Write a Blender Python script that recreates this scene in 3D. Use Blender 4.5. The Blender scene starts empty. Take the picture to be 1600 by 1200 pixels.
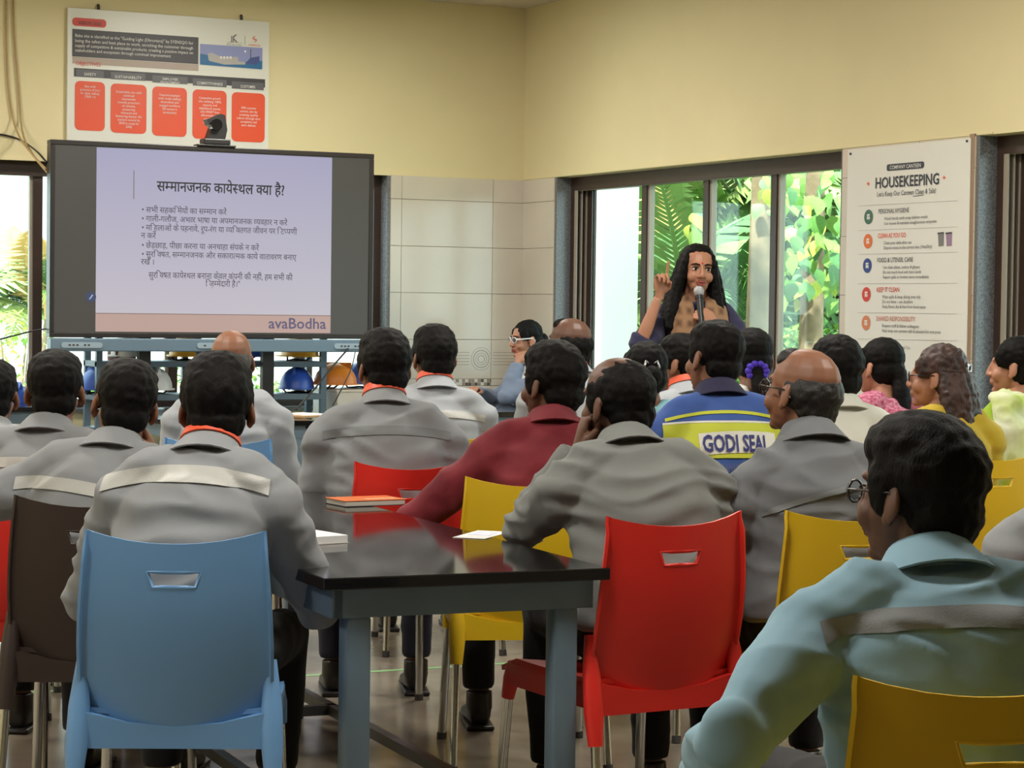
import bpy, bmesh, math, random
from math import sin, cos, pi, radians, sqrt
from mathutils import Vector, Matrix, noise
from mathutils.bvhtree import BVHTree

random.seed(7)
SC = bpy.context.scene
COL = SC.collection

# ---------------------------------------------------------------- camera
F = 3500.0                      # focal length in pixels of the 1600 px wide frame
EYE = Vector((0, 0, 1.33))
RC = (Matrix.Rotation(radians(-26.5), 3, 'Z') @ Matrix.Rotation(pi / 2 - radians(1.98), 3, 'X')
      @ Matrix.Rotation(radians(.76), 3, 'Z'))
cam = bpy.data.cameras.new('camera')
cam.sensor_width = 36
cam.lens = F / 1600 * 36
cam.clip_start = .05
cam.clip_end = 300
cam_o = bpy.data.objects.new('camera', cam)
cam_o.location = EYE
cam_o.rotation_euler = RC.to_euler()
COL.objects.link(cam_o)
SC.camera = cam_o

# ---------------------------------------------------------------- light and exposure
SC.view_settings.view_transform = 'Standard'
SC.view_settings.look = 'None'
SC.view_settings.gamma = 1
SC.view_settings.use_curve_mapping = False
SC.view_settings.exposure = 0.0
w = bpy.data.worlds.new('sky')
SC.world = w
w.use_nodes = True
nt = w.node_tree
bg = nt.nodes['Background']
bg.inputs[0].default_value = (.80, .90, 1.0, 1)
bg.inputs[1].default_value = 5.0
sun = bpy.data.lights.new('sun', 'SUN')
sun.energy = 14.0
sun.angle = radians(3)
sun.color = (1, .95, .86)
sun_o = bpy.data.objects.new('sun', sun)
sun_o.rotation_euler = Vector((.62, .50, -.95)).to_track_quat('-Z', 'Y').to_euler()
COL.objects.link(sun_o)
LAMP_POWER = 62.0               # each added ceiling fill panel

# ---------------------------------------------------------------- pixel <-> place helpers (1600 x 1200 frame)
def ray(x, y):
    return RC @ Vector(((x - 800) / F, -(y - 600) / F, -1))
def P(x, y, s):                 # the place seen at a pixel where 1 m measures s pixels
    return EYE + ray(x, y) * (F / s)
def onX(x, y, X):
    d = ray(x, y); return EYE + d * (X / d.x)
def onY(x, y, Y):
    d = ray(x, y); return EYE + d * (Y / d.y)
def onZ(x, y, z):
    d = ray(x, y); return EYE + d * ((z - EYE.z) / d.z)

XW, YW, ZC = 6.648, 13.2, 3.285     # right wall, front wall, ceiling

# ---------------------------------------------------------------- materials
def lin(c):
    return tuple(((v / 255) / 12.92 if v / 255 <= .04045 else ((v / 255 + .055) / 1.055) ** 2.4) for v in c) + (1,)
MATS = {}
def mat(name, c, rough=.6, metal=0, noise_amt=0, noise_scale=8, bump=0, bump_scale=60, spec=.5, c2=None, emit=0,
        stretch=(1, 1, 1), sheen=0, coat=0, crease=0, crease_scale=5):
    if name in MATS: return MATS[name]
    m = bpy.data.materials.new(name); m.use_nodes = True
    n = m.node_tree.nodes; l = m.node_tree.links
    b = n['Principled BSDF']
    b.inputs['Base Color'].default_value = lin(c) if not emit else tuple(v * .12 for v in lin(c)[:3]) + (1,)
    b.inputs['Roughness'].default_value = rough
    b.inputs['Metallic'].default_value = metal
    b.inputs['Specular IOR Level'].default_value = spec
    if sheen: b.inputs['Sheen Weight'].default_value = sheen
    if coat: b.inputs['Coat Weight'].default_value = coat; b.inputs['Coat Roughness'].default_value = .05
    if emit:
        b.inputs['Emission Color'].default_value = lin(c); b.inputs['Emission Strength'].default_value = emit
    if noise_amt or bump or crease:
        tc = n.new('ShaderNodeTexCoord'); mp = n.new('ShaderNodeMapping'); mp.inputs['Scale'].default_value = stretch
        l.new(tc.outputs['Object'], mp.inputs['Vector'])
    if noise_amt:
        t = n.new('ShaderNodeTexNoise'); t.inputs['Scale'].default_value = noise_scale; t.inputs['Detail'].default_value = 4
        l.new(mp.outputs[0], t.inputs['Vector'])
        mx = n.new('ShaderNodeMix'); mx.data_type = 'RGBA'
        a = lin(c); d = lin(c2) if c2 else tuple(v * (1 - noise_amt) for v in a[:3]) + (1,)
        mx.inputs[6].default_value = a; mx.inputs[7].default_value = d
        cr = n.new('ShaderNodeValToRGB'); cr.color_ramp.elements[0].position = .35; cr.color_ramp.elements[1].position = .68
        l.new(t.outputs['Fac'], cr.inputs[0]); l.new(cr.outputs[0], mx.inputs[0])
        l.new(mx.outputs[2], b.inputs['Base Color'])
    if bump:
        t2 = n.new('ShaderNodeTexNoise'); t2.inputs['Scale'].default_value = bump_scale; t2.inputs['Detail'].default_value = 5
        l.new(mp.outputs[0], t2.inputs['Vector'])
        bp = n.new('ShaderNodeBump'); bp.inputs['Strength'].default_value = bump; bp.inputs['Distance'].default_value = .01
        l.new(t2.outputs['Fac'], bp.inputs['Height']); l.new(bp.outputs[0], b.inputs['Normal'])
    if crease:                  # soft cloth creases
        t3 = n.new('ShaderNodeTexNoise'); t3.noise_type = 'RIDGED_MULTIFRACTAL'; t3.inputs['Scale'].default_value = crease_scale; t3.inputs['Detail'].default_value = 2.5
        t3.inputs['Distortion'].default_value = .6
        m3 = n.new('ShaderNodeMapping'); m3.inputs['Scale'].default_value = (.8, .8, 1.7); m3.inputs['Rotation'].default_value = (.2, .35, 0)
        l.new(tc.outputs['Object'], m3.inputs['Vector']); l.new(m3.outputs[0], t3.inputs['Vector'])
        b3 = n.new('ShaderNodeBump'); b3.inputs['Strength'].default_value = crease; b3.inputs['Distance'].default_value = .02
        l.new(t3.outputs['Fac'], b3.inputs['Height']); l.new(b3.outputs[0], b.inputs['Normal'])
        if bump: l.new(bp.outputs[0], b3.inputs['Normal'])
    MATS[name] = m
    return m
def glass(name, c=(235, 245, 240), gloss=.06):
    if name in MATS: return MATS[name]
    m = bpy.data.materials.new(name); m.use_nodes = True
    n = m.node_tree.nodes; l = m.node_tree.links
    n.remove(n['Principled BSDF'])
    t = n.new('ShaderNodeBsdfTransparent'); t.inputs[0].default_value = lin(c)
    g = n.new('ShaderNodeBsdfGlossy'); g.inputs['Roughness'].default_value = .02
    mx = n.new('ShaderNodeMixShader'); mx.inputs[0].default_value = gloss
    l.new(t.outputs[0], mx.inputs[1]); l.new(g.outputs[0], mx.inputs[2]); l.new(mx.outputs[0], n['Material Output'].inputs[0])
    MATS[name] = m
    return m

# ---------------------------------------------------------------- mesh helpers
def smooth_mesh(me, angle=None):
    me.polygons.foreach_set('use_smooth', [True] * len(me.polygons))
    if angle is not None:
        try: me.set_sharp_from_angle(angle=radians(angle))
        except Exception: pass
def link(o, parent=None):
    COL.objects.link(o)
    if parent is not None: o.parent = parent
    return o
def obj(name, bm, m, parent=None, smooth=None):
    if isinstance(bm, bmesh.types.BMesh):
        me = bpy.data.meshes.new(name); bmesh.ops.recalc_face_normals(bm, faces=bm.faces[:]); bm.to_mesh(me); bm.free()
    else: me = bm
    if smooth is not None: smooth_mesh(me, smooth)
    if m is not None and not me.materials: me.materials.append(m)
    o = bpy.data.objects.new(name, me)
    if m is not None and me.materials[0] != m:
        o.material_slots[0].link = 'OBJECT'; o.material_slots[0].material = m
    return link(o, parent)
def empty(name, loc=(0, 0, 0), rz=0):
    o = bpy.data.objects.new(name, None); o.location = loc; o.rotation_euler = (0, 0, rz); o.empty_display_size = .1
    return link(o)
def tag(o, label=None, cat=None, group=None, kind=None):
    if label: o['label'] = label
    if cat: o['category'] = cat
    if group: o['group'] = group
    if kind: o['kind'] = kind
    return o
def copy_tree(o, parent=None):
    c = o.copy(); COL.objects.link(c); c.parent = parent
    for ch in [x for x in bpy.data.objects if x.parent == o]: copy_tree(ch, c)
    return c
def box(bm, lo, hi, bev=0):
    lo = Vector(lo); hi = Vector(hi)
    g = bmesh.ops.create_cube(bm, size=1)['verts']
    for v in g: v.co = Vector(((v.co.x + .5) * (hi.x - lo.x) + lo.x, (v.co.y + .5) * (hi.y - lo.y) + lo.y, (v.co.z + .5) * (hi.z - lo.z) + lo.z))
    if bev:
        es = list({e for v in g for e in v.link_edges})
        bmesh.ops.bevel(bm, geom=es, offset=bev, segments=2, profile=.5, affect='EDGES')
    return bm
def B(lo, hi, bev=0):
    return box(bmesh.new(), lo, hi, bev)
def frame_of(d, hint=Vector((0, 0, 1))):
    d = d.normalized()
    if abs(d.dot(hint)) > .97: hint = Vector((1, 0, 0))
    x = d.cross(hint).normalized(); return x, x.cross(d).normalized()
def tube(bm, pts, r, n=10, cap=True, flat=1.0, hint=Vector((0, 0, 1)), closed=False):
    """round (or flattened) tube through pts; r is one radius or one per point"""
    pts = [Vector(p) for p in pts]; k = len(pts)
    rs = r if isinstance(r, (list, tuple)) else [r] * k
    rings = []; px = None
    for i, p in enumerate(pts):
        if closed: d = pts[(i + 1) % k] - pts[i - 1]
        else: d = pts[min(i + 1, k - 1)] - pts[max(i - 1, 0)]
        d.normalize()
        if px is None: x, y = frame_of(d, hint)
        else:
            x = (px - d * px.dot(d)).normalized(); y = d.cross(x) * -1
            y = x.cross(d)
        px = x
        rr = rs[i]
        ra, rb = (rr if isinstance(rr, (tuple, list)) else (rr, rr * flat))
        rings.append([bm.verts.new(p + x * cos(2 * pi * j / n) * ra + y * sin(2 * pi * j / n) * rb) for j in range(n)])
    m = k if closed else k - 1
    for i in range(m):
        a, b = rings[i], rings[(i + 1) % k]
        for j in range(n):
            bm.faces.new((a[j], a[(j + 1) % n], b[(j + 1) % n], b[j]))
    if cap and not closed:
        bm.faces.new(rings[0][::-1]); bm.faces.new(rings[-1])
    return bm
def T(pts, r, n=10, **k):
    return tube(bmesh.new(), pts, r, n, **k)
def ell(bm, c, r, rot=None, seg=14, rings=9):
    g = bmesh.ops.create_uvsphere(bm, u_segments=seg, v_segments=rings, radius=1)['verts']
    M = (rot or Matrix.Identity(3))
    c = Vector(c); r = Vector(r) if not isinstance(r, (int, float)) else Vector((r, r, r))
    for v in g: v.co = c + M @ Vector((v.co.x * r.x, v.co.y * r.y, v.co.z * r.z))
    return bm
def prism(bm, poly, y0, y1, axis='Y'):
    """extrude a 2D outline (a,b); axis Y: (x,z) outline, X: (y,z) outline, Z: (x,y) outline"""
    def mk(a, b, t):
        return Vector((a, t, b)) if axis == 'Y' else Vector((t, a, b)) if axis == 'X' else Vector((a, b, t))
    A = [bm.verts.new(mk(a, b, y0)) for a, b in poly]; C = [bm.verts.new(mk(a, b, y1)) for a, b in poly]
    n = len(poly)
    bm.faces.new(A); bm.faces.new(C[::-1])
    for i in range(n): bm.faces.new((A[i], C[i], C[(i + 1) % n], A[(i + 1) % n]))
    return bm
def rrect(x0, z0, x1, z1, r, n=4):
    out = []
    for cx, cz, a0 in ((x1 - r, z1 - r, 0), (x0 + r, z1 - r, 90), (x0 + r, z0 + r, 180), (x1 - r, z0 + r, 270)):
        for i in range(n + 1):
            a = radians(a0 + 90 * i / n); out.append((cx + r * cos(a), cz + r * sin(a)))
    return out

# a scratch scene in which modifiers and text are evaluated into plain meshes
TMP = bpy.data.scenes.new('scratch')
def bake(o):
    TMP.collection.objects.link(o)
    vl = TMP.view_layers[0]; vl.update()
    dg = vl.depsgraph
    me = bpy.data.meshes.new_from_object(o.evaluated_get(dg), depsgraph=dg)
    TMP.collection.objects.unlink(o)
    d = o.data; bpy.data.objects.remove(o)
    if isinstance(d, bpy.types.Mesh): bpy.data.meshes.remove(d)
    else: bpy.data.curves.remove(d)
    return me
def remesh(bm, voxel, smooth=4, fold=0, fold_scale=(5, 5, 16), seed=0, detail=0):
    me = bpy.data.meshes.new('m'); bmesh.ops.recalc_face_normals(bm, faces=bm.faces[:]); bm.to_mesh(me); bm.free()
    o = bpy.data.objects.new('m', me)
    r = o.modifiers.new('r', 'REMESH'); r.mode = 'VOXEL'; r.voxel_size = voxel
    if smooth:
        s = o.modifiers.new('s', 'SMOOTH'); s.factor = .5; s.iterations = smooth
    me = bake(o)
    if fold or detail:
        off = Vector((seed * 3.7, seed * 1.3, seed * 2.1))
        co = [v.co.copy() for v in me.vertices]; nn = [v.normal.copy() for v in me.vertices]
        for v, c, nv in zip(me.vertices, co, nn):
            q = Vector((c.x * fold_scale[0], c.y * fold_scale[1], c.z * fold_scale[2]))
            wv = noise.noise(c * 3 + off) * .8
            d = fold * (1 - abs(noise.noise(q + off + Vector((wv, wv, wv * 2)))) * 2.2) * .5 if fold else 0
            if detail: d += detail * noise.noise(c * 55 + off)
            v.co = c + nv * d
    smooth_mesh(me)
    return me
# ---------------------------------------------------------------- lettering
GL = {}
def raw_text(body, size=1.0, bold=0.0, align='LEFT'):
    c = bpy.data.curves.new('t', 'FONT'); c.body = body; c.size = size; c.resolution_u = 2; c.offset = bold; c.align_x = align
    return bake(bpy.data.objects.new('t', c))
def glyph(ch, bold):
    """vertices, faces and advance of one character at size 1"""
    k = (ch, bold)
    if k in GL: return GL[k]
    a = raw_text('I' + ch + 'I', 1, bold); b = raw_text('II', 1, bold)
    adv = max(v.co.x for v in a.vertices) - max(v.co.x for v in b.vertices)
    i0 = raw_text('I', 1, bold); iw = max(v.co.x for v in b.vertices) - max(v.co.x for v in i0.vertices)
    g = raw_text('I' + ch, 1, bold)
    vs = [(v.co.x - iw, v.co.y) for v in g.vertices]
    key = lambda me, p: tuple(sorted((round(me.vertices[i].co.x, 4), round(me.vertices[i].co.y, 4)) for i in p.vertices))
    ik = {key(i0, p) for p in i0.polygons}          # drop the leading I
    keep = [tuple(p.vertices) for p in g.polygons if key(g, p) not in ik]
    for m in (a, b, i0, g): bpy.data.meshes.remove(m)
    GL[k] = (vs, keep, adv)
    return GL[k]
def half(gl, frac):
    """a half consonant: the letter cut off before its right-hand stem"""
    vs, fs, adv = gl
    bm = bmesh.new(); V = [bm.verts.new((x, y, 0)) for x, y in vs]
    for f in fs:
        try: bm.faces.new([V[i] for i in f])
        except ValueError: pass
    bmesh.ops.bisect_plane(bm, geom=bm.verts[:] + bm.edges[:] + bm.faces[:], plane_co=(adv * frac, 0, 0), plane_no=(1, 0, 0), clear_outer=True)
    bm.verts.index_update()
    r = ([(v.co.x, v.co.y) for v in bm.verts], [tuple(v.index for v in f.verts) for f in bm.faces], adv * frac)
    bm.free(); return r
def shape(s):
    """a small Devanagari shaper: half letters, short i before its cluster, reph after it"""
    out = []; i = 0
    isC = lambda c: '\u0915' <= c <= '\u0939'
    while i < len(s):
        if not isC(s[i]): out.append((s[i], 1)); i += 1; continue
        cl = []; reph = False
        while i < len(s) and isC(s[i]):
            if i + 1 < len(s) and s[i + 1] == '\u094d' and i + 2 < len(s) and isC(s[i + 2]):
                if s[i] == '\u0930' and not cl: reph = True
                else: cl.append((s[i], .68))
                i += 2
            else:
                cl.append((s[i], 1)); i += 1; break
        marks = []
        while i < len(s) and ('\u093e' <= s[i] <= '\u094c' or s[i] in '\u0901\u0902\u0903\u093c'): marks.append(s[i]); i += 1
        if '\u093f' in marks: cl.insert(0, ('\u093f', 1)); marks.remove('\u093f')
        out += cl + [(m, 1) for m in marks] + ([('\u0947', 1)] if reph else [])
    return out
def line_geo(s, size, bold=0.0, track=1.0, narrow=1.0):
    V = []; Fc = []; pen = 0
    dev = any('\u0900' <= c <= '\u097f' for c in s)
    for ch, fr in (shape(s) if dev else [(c, 1) for c in s]):
        if ch == ' ': pen += .27; continue
        g = glyph(ch, bold)
        if fr < 1: g = half(g, fr)
        n = len(V)
        V += [((x + pen) * size * narrow, y * size) for x, y in g[0]]
        Fc += [tuple(i + n for i in f) for f in g[1]]
        pen += g[2] * track
    return V, Fc, pen * size * narrow
def lettering(name, lines, m, parent, place, bold=0.0):
    """lines: (text, x, y, size, align[, fit width]); place(x, y) gives the point in 3D; one flat mesh of print"""
    V = []; Fc = []
    for L in lines:
        s, x, y, size, al = L[:5]
        v, f, wd = line_geo(s, size, bold)
        k = (L[5] / wd) if len(L) > 5 and wd > 0 else 1
        dx = -wd * k / 2 if al == 'C' else -wd * k if al == 'R' else 0
        n = len(V)
        V += [place(x + dx + a * k, y + b) for a, b in v]
        Fc += [tuple(i + n for i in q) for q in f]
    me = bpy.data.meshes.new(name); me.from_pydata([tuple(p) for p in V], [], Fc); me.update()
    return obj(name, me, m, parent)

# ---------------------------------------------------------------- room shell
M_cream = mat('cream_paint', (228, 216, 172), .75, noise_amt=.06, noise_scale=1.3, bump=.06, bump_scale=90)
M_tile = mat('beige_gloss_tile', (212, 204, 190), .14, noise_amt=.05, noise_scale=3, spec=.6)
M_grout = mat('tile_grout', (168, 158, 140), .8)
M_floor = mat('polished_floor', (150, 140, 124), .22, noise_amt=.22, noise_scale=2.2, c2=(122, 113, 101), bump=.02, bump_scale=30)
M_ceil = mat('ceiling_board', (206, 198, 182), .8)
M_brown = mat('brown_aluminium', (62, 47, 40), .38, noise_amt=.15, noise_scale=20)
M_track = mat('bright_aluminium', (158, 148, 134), .45)
M_granite = mat('grey_granite', (128, 130, 134), .25, noise_amt=.5, noise_scale=130, c2=(86, 88, 94))
M_glass = glass('window_glass')
M_conc = mat('concrete', (120, 114, 104), .9)

ZT = 2.160                      # top of the tiled dado and of the windows
WT = .24                        # wall thickness
SILL_F, SILL_R = .66, .80
X0, Y0 = -4.0, -4.0
def wall(name, rects, axis, a, b, m):
    bm = bmesh.new()
    for (u0, z0, u1, z1) in rects:
        if axis == 'X': box(bm, (a, u0, z0), (b, u1, z1))
        else: box(bm, (u0, a, z0), (u1, b, z1))
    return tag(obj(name, bm, m), kind='structure')
floor = tag(obj('floor', B((X0 - WT, Y0 - WT, -.12), (XW + WT, YW + WT, 0)), M_floor), kind='structure')
ceil = tag(obj('ceiling', B((X0 - WT, Y0 - WT, ZC + .014), (XW + WT, YW + WT, ZC + .20)), M_conc), kind='structure')
FX0, FX1 = 2.30, 5.693          # front window
R1a, R1b = 9.554, 12.742        # right window beside the poster
R2a, R2b = 5.30, 8.470          # right window at the frame edge
wf = wall('wall_front', [(X0, ZT, XW, ZC), (X0, 0, FX0, ZT), (FX1, 0, XW, ZT), (FX0, 0, FX1, SILL_F)], 'Y', YW, YW + WT, M_cream)
wr = wall('wall_right', [(Y0, ZT, YW, ZC), (Y0, 0, R2a, ZT), (R2b, 0, R1a, ZT), (R1b, 0, YW, ZT), (R2a, 0, R2b, SILL_R), (R1a, 0, R1b, SILL_R)], 'X', XW, XW + WT, M_cream)
wall('wall_left', [(Y0, 0, YW, ZC)], 'X', X0 - WT, X0, M_cream)
wall('wall_back', [(X0, 0, XW, ZC)], 'Y', Y0 - WT, Y0, M_cream)

# wall tiles, each a piece of its own, on grout
def tiles(parent, axis, u0, u1, zlist, plane, first):
    """one row of tiles per pair in zlist; first = joint coordinate from which 0.6 m tiles are counted"""
    th = .012
    gb = B((u0, plane - .006, 0), (u1, plane, ZT - .002)) if axis == 'Y' else B((plane - .006, u0, 0), (plane, u1, ZT - .002))
    obj('grout', gb, M_grout, parent)
    cuts = [u0]; c = first
    while c - .65 > u0 + .02: c -= .65
    while c < u1 - .02:
        if c > u0 + .02: cuts.append(c)
        c += .65
    cuts.append(u1)
    g = .0013
    for z0, z1 in zlist:
        for a, b in zip(cuts, cuts[1:]):
            if axis == 'Y': bm = B((a + g, plane - th, z0 + g), (b - g, plane - .004, z1 - g), .0015)
            else: bm = B((plane - th, a + g, z0 + g), (plane - .004, b - g, z1 - g), .0015)
            cen = Vector(((a + b) / 2, plane, (z0 + z1) / 2)) if axis == 'Y' else Vector((plane, (a + b) / 2, (z0 + z1) / 2))
            tr = Matrix.Rotation(random.uniform(-.004, .004), 3, 'Z') @ Matrix.Rotation(random.uniform(-.003, .003), 3, 'X' if axis == 'Y' else 'Y')
            for v in bm.verts: v.co = cen + tr @ (v.co - cen)
            obj('tile', bm, M_tile, parent)
rows = [(0, .21), (.21, .51), (.51, .81), (.81, .81 + .045), (.855, 1.111), (1.111, 1.411), (1.411, 1.71), (1.71, 2.009), (2.009, ZT)]
prow = [r for r in rows if r != (.81, .855)]
tiles(wf, 'Y', FX1, XW, prow, YW, 6.42)
tiles(wr, 'X', R1b, YW - .012, prow, XW, YW - .012)
tiles(wr, 'X', R2b, R1a, prow, XW, R1a)
# the decorated course: grey rings and lines printed on the tile, small mosaic border beneath
M_decor = mat('tile_print_grey', (164, 156, 148), .3)
M_mos = [mat('mosaic_dark', (88, 76, 66), .3), mat('mosaic_light', (214, 208, 198), .3), mat('mosaic_mid', (150, 138, 122), .3)]
dp = YW - .0126
for cx in (XW - .30, XW - .90):
    bm = bmesh.new()
    for r0, r1 in ((.02, .026), (.036, .041), (.052, .060), (.072, .076)):
        n = 28; A = []
        for k in range(n):
            a = 2 * pi * k / n; A.append((bm.verts.new((cx + r0 * cos(a), dp, .985 + r0 * sin(a))), bm.verts.new((cx + r1 * cos(a), dp, .985 + r1 * sin(a)))))
        for k in range(n): bm.faces.new((A[k][0], A[k][1], A[(k + 1) % n][1], A[(k + 1) % n][0]))
    for k in range(5):
        z = .945 + k * .02
        for a, b in ((cx + .085, min(cx + .34, XW - .02)), (max(cx - .26, FX1 + .01), cx - .085)):
            if b > a: bm.faces.new([bm.verts.new(q) for q in ((a, dp, z), (b, dp, z), (b, dp, z + .005), (a, dp, z + .005))])
    obj('tile_motif', bm, M_decor, wf)
random.seed(3)
nb = int((XW - FX1) / .0225)
for r in range(2):
    for k in range(nb):
        x = FX1 + .002 + k * .0225
        obj('mosaic_chip', B((x, YW - .012, .812 + r * .0215), (x + .0205, YW - .004, .8315 + r * .0215)), random.choice(M_mos), wf)
# ceiling boards by the corner
bi = 0
for i in range(8):
    for j in range(10):
        x1 = XW - i * .6; y1 = YW - j * .6
        obj('ceiling_board', B((x1 - .597, y1 - .597, ZC), (x1 - .003, y1 - .003, ZC + .012)), M_ceil, ceil)
obj('ceiling_lining', B((X0, Y0, ZC + .002), (XW - 4.8, YW, ZC + .013)), M_ceil, ceil)
obj('ceiling_lining', B((XW - 4.8, Y0, ZC + .002), (XW, YW - 6, ZC + .013)), M_ceil, ceil)
# paint ledge above the tiles
tag(obj('trim_1', B((FX0, YW - .006, ZT - .004), (XW, YW, ZT + .012)), M_cream), kind='structure')
tag(obj('trim_2', B((XW - .006, R1a - 1.2, ZT + .002), (XW, YW, ZT + .012)), M_cream), kind='structure')

# windows: granite reveal, brown frame, tracks, mullions and panes
def window(name, axis, u0, u1, z0, mull, plane, tracks_at=None, nz=0):
    root = tag(empty(name), kind='structure')
    a, b = plane + .13, plane + .19          # frame depth inside the wall
    def bx(n, u_0, z_0, u_1, z_1, d0, d1, m, par=root):
        bm = B((d0, u_0, z_0), (d1, u_1, z_1)) if axis == 'X' else B((u_0, d0, z_0), (u_1, d1, z_1))
        return obj(n, bm, m, par)
    e = .004
    bx('granite_reveal', u0, z0, u0 + .02, ZT, plane - .002, plane + WT, M_granite)
    bx('granite_reveal', u1 - .02, z0, u1, ZT, plane - .002, plane + WT, M_granite)
    bx('granite_sill', u0, z0, u1, z0 + .025, plane - .03, plane + WT, M_granite)
    fr = bx('head_rail', u0 + .02, ZT - .085, u1 - .02, ZT, a - .03, b, M_brown)
    bx('track_lip', u0 + .02, ZT - .088, u1 - .02, ZT - .084, a - .02, a - .012, M_track, fr)
    bx('bottom_rail', u0 + .02, z0 + .025, u1 - .02, z0 + .075, a - .03, b, M_brown)
    bx('side_rail', u0 + .02, z0 + .025, u0 + .07, ZT - .085, a - .03, b, M_brown)
    sr = bx('side_rail', u1 - .07, z0 + .025, u1 - .02, ZT - .085, a - .03, b, M_brown)
    if tracks_at is not None:
        for k in range(3):
            bx('track_fin', u1 - .105, z0 + .075, u1 - .07, ZT - .085, a - .03 + k * .035, a - .024 + k * .035, M_track, sr)
        bx('side_rail', u1 - .20, z0 + .075, u1 - .07, ZT - .085, a + .045, b, M_brown)
    edges = [u0 + .07] + list(mull) + [u1 - (.20 if tracks_at is not None else .07)]
    for k, q in enumerate(mull):
        bx('mullion', q - .028, z0 + .075, q + .028, ZT - .085, a, b, M_brown)
        bx('mullion_bead', q - .048, z0 + .075, q - .028, ZT - .085, a + .012, b - .012, M_track)
    for p, q in zip(edges, edges[1:]):
        bx('pane', p, z0 + .075, q, ZT - .085, a + .028, a + .033, M_glass)
    return root
def rY(x): return onX(x, 400, XW + .13).y
window('window_1', 'X', R1a, R1b, SILL_R, [rY(1207), rY(1101), rY(1005)], XW, tracks_at=1)
window('window_2', 'X', R2a, R2b, SILL_R, [R2a + 1.0, R2a + 2.0], XW, tracks_at=1)
fx = onY(59, 400, YW + .13).x
window('window_3', 'Y', FX0, FX1, SILL_F, [fx, fx + .85, fx + 1.7], YW)
tag(obj('trim_3', B((XW - .014, R2b + .005, 0), (XW, R2b + .042, ZT + .01)), mat('brown_edge_strip', (150, 122, 96), .5)), kind='structure')

# unseen ceiling panels, added as fill to brighten the room and front wall
M_lampf = mat('fill_panel_frame', (235, 235, 232), .5)
M_lampd = mat('fill_panel_diffuser', (255, 246, 228), .5, emit=1)
def add_fill_panel(x, y, label):
    r = tag(empty('ceiling_fill_panel', (x, y, ZC)), label, 'fill light', 'unseen fill panels added in the ceiling')
    bm = bmesh.new()
    for lo, hi in (((-.31, -.31, -.02), (.31, -.285, 0)), ((-.31, .285, -.02), (.31, .31, 0)), ((-.31, -.285, -.02), (-.285, .285, 0)), ((.285, -.285, -.02), (.31, .285, 0))): box(bm, lo, hi)
    obj('frame', bm, M_lampf, r)
    obj('diffuser', B((-.285, -.285, -.012), (.285, .285, -.002)), M_lampd, r)
    L = bpy.data.lights.new('panel_fill', 'AREA'); L.size = .56; L.energy = LAMP_POWER; L.color = (1, .96, .87)
    lo = bpy.data.objects.new('panel_fill', L); lo.location = (0, 0, -.03); link(lo, r)
for i, x in enumerate((-1.6, 1.6, 4.6)):
    for j, y in enumerate((4.0, 7.7, 11.4)):
        add_fill_panel(x, y, 'unseen square panel added in the ceiling as fill light, row %s from the front, %s' % (('third', 'second', 'first')[j], ('left', 'middle', 'right')[i]))
# ---------------------------------------------------------------- notice boards, screen
def fl(x, y, Y): p = onY(x, y, Y); return p.x, p.z
def strip(bm, pts): bm.faces.new([bm.verts.new(p) for p in pts]); return bm
M_white = mat('board_white', (222, 222, 214), .35)
M_dark = mat('print_charcoal', (58, 54, 60), .45)
M_slate = mat('print_slate', (92, 92, 98), .45)
M_oran = mat('print_orange', (226, 82, 46), .45)
M_red = mat('print_red', (205, 66, 48), .45)
M_ltxt = mat('print_white', (228, 226, 222), .5)
M_grey = mat('print_grey', (120, 118, 116), .5)
M_fade = mat('print_taupe', (176, 160, 150), .5)

# the objectives board on the front wall
YB = YW - .03
bx0, bz1 = fl(106, 11.5, YB); bx1, _ = fl(421, 37, YB); _, bz0 = fl(107, 228, YB)
board = tag(empty('notice_board', (bx0, YB, bz0)), 'white objectives notice board with orange panels above the screen', 'notice board')
BW, BH = bx1 - bx0, bz1 - bz0
obj('board', B((0, 0, 0), (BW, .022, BH), .002), M_white, board)
for k in (.15, .86): obj('hanger', T([(BW * k, .012, BH - .01), (BW * k, .012, BH + .02), (BW * k, .022, BH + .03)], .009, 8), M_dark, board)
def bl(x, y): X, Z = fl(x, y, YB); return X - bx0, Z - bz0
def flat(name, x0, y0, x1, y1, m, r=0, d=.0015, skew=.078):
    """a printed block on the board given by pixel corners on its left and right edges"""
    a, t = bl(x0, y0); c, _ = bl(x1, y0 + (x1 - x0) * skew); _, b_ = bl(x0, y1)
    bm = bmesh.new(); poly = rrect(a, b_, c, t, r) if r else [(a, b_), (c, b_), (c, t), (a, t)]
    bm.faces.new([bm.verts.new((u, -d, v)) for u, v in poly]); return obj(name, bm, m, board)
def bt(name, rows, m, bold=0.0, d=.003):
    L = []
    for s, x, y, hpx, al, wpx in rows:
        u, v = bl(x, y); k = 1 / 253.0
        L.append((s, u, v, hpx * k * 1.35, al) + ((wpx * k,) if wpx else ()))
    return lettering(name, L, m, board, lambda a, b: (a, -d, b), bold)
flat('title_tab', 113, 27, 166, 40, M_red, .02)
bt('title_lettering', [('VISION 2023', 122, 38, 6, 'L', 36)], M_dark)
flat('text_block', 113, 45, 310, 88, M_dark)
flat('fade_band', 113, 88.5, 310, 99, M_fade)
bt('text_lettering', [('Baba site is identified as the "Guiding Light (Dhruvtara)" by SYENSQO for', 117, 57.5, 5, 'L', 186),
    ('being the safest and best place to work, enriching the customer through', 117, 65.5, 5, 'L', 186),
    ('supply of competitive & sustainable products, creating a positive impact on', 117, 73, 5, 'L', 186),
    ('stakeholders and ecosystem through continual improvement', 117, 80.5, 5, 'L', 150)], M_ltxt)
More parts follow.
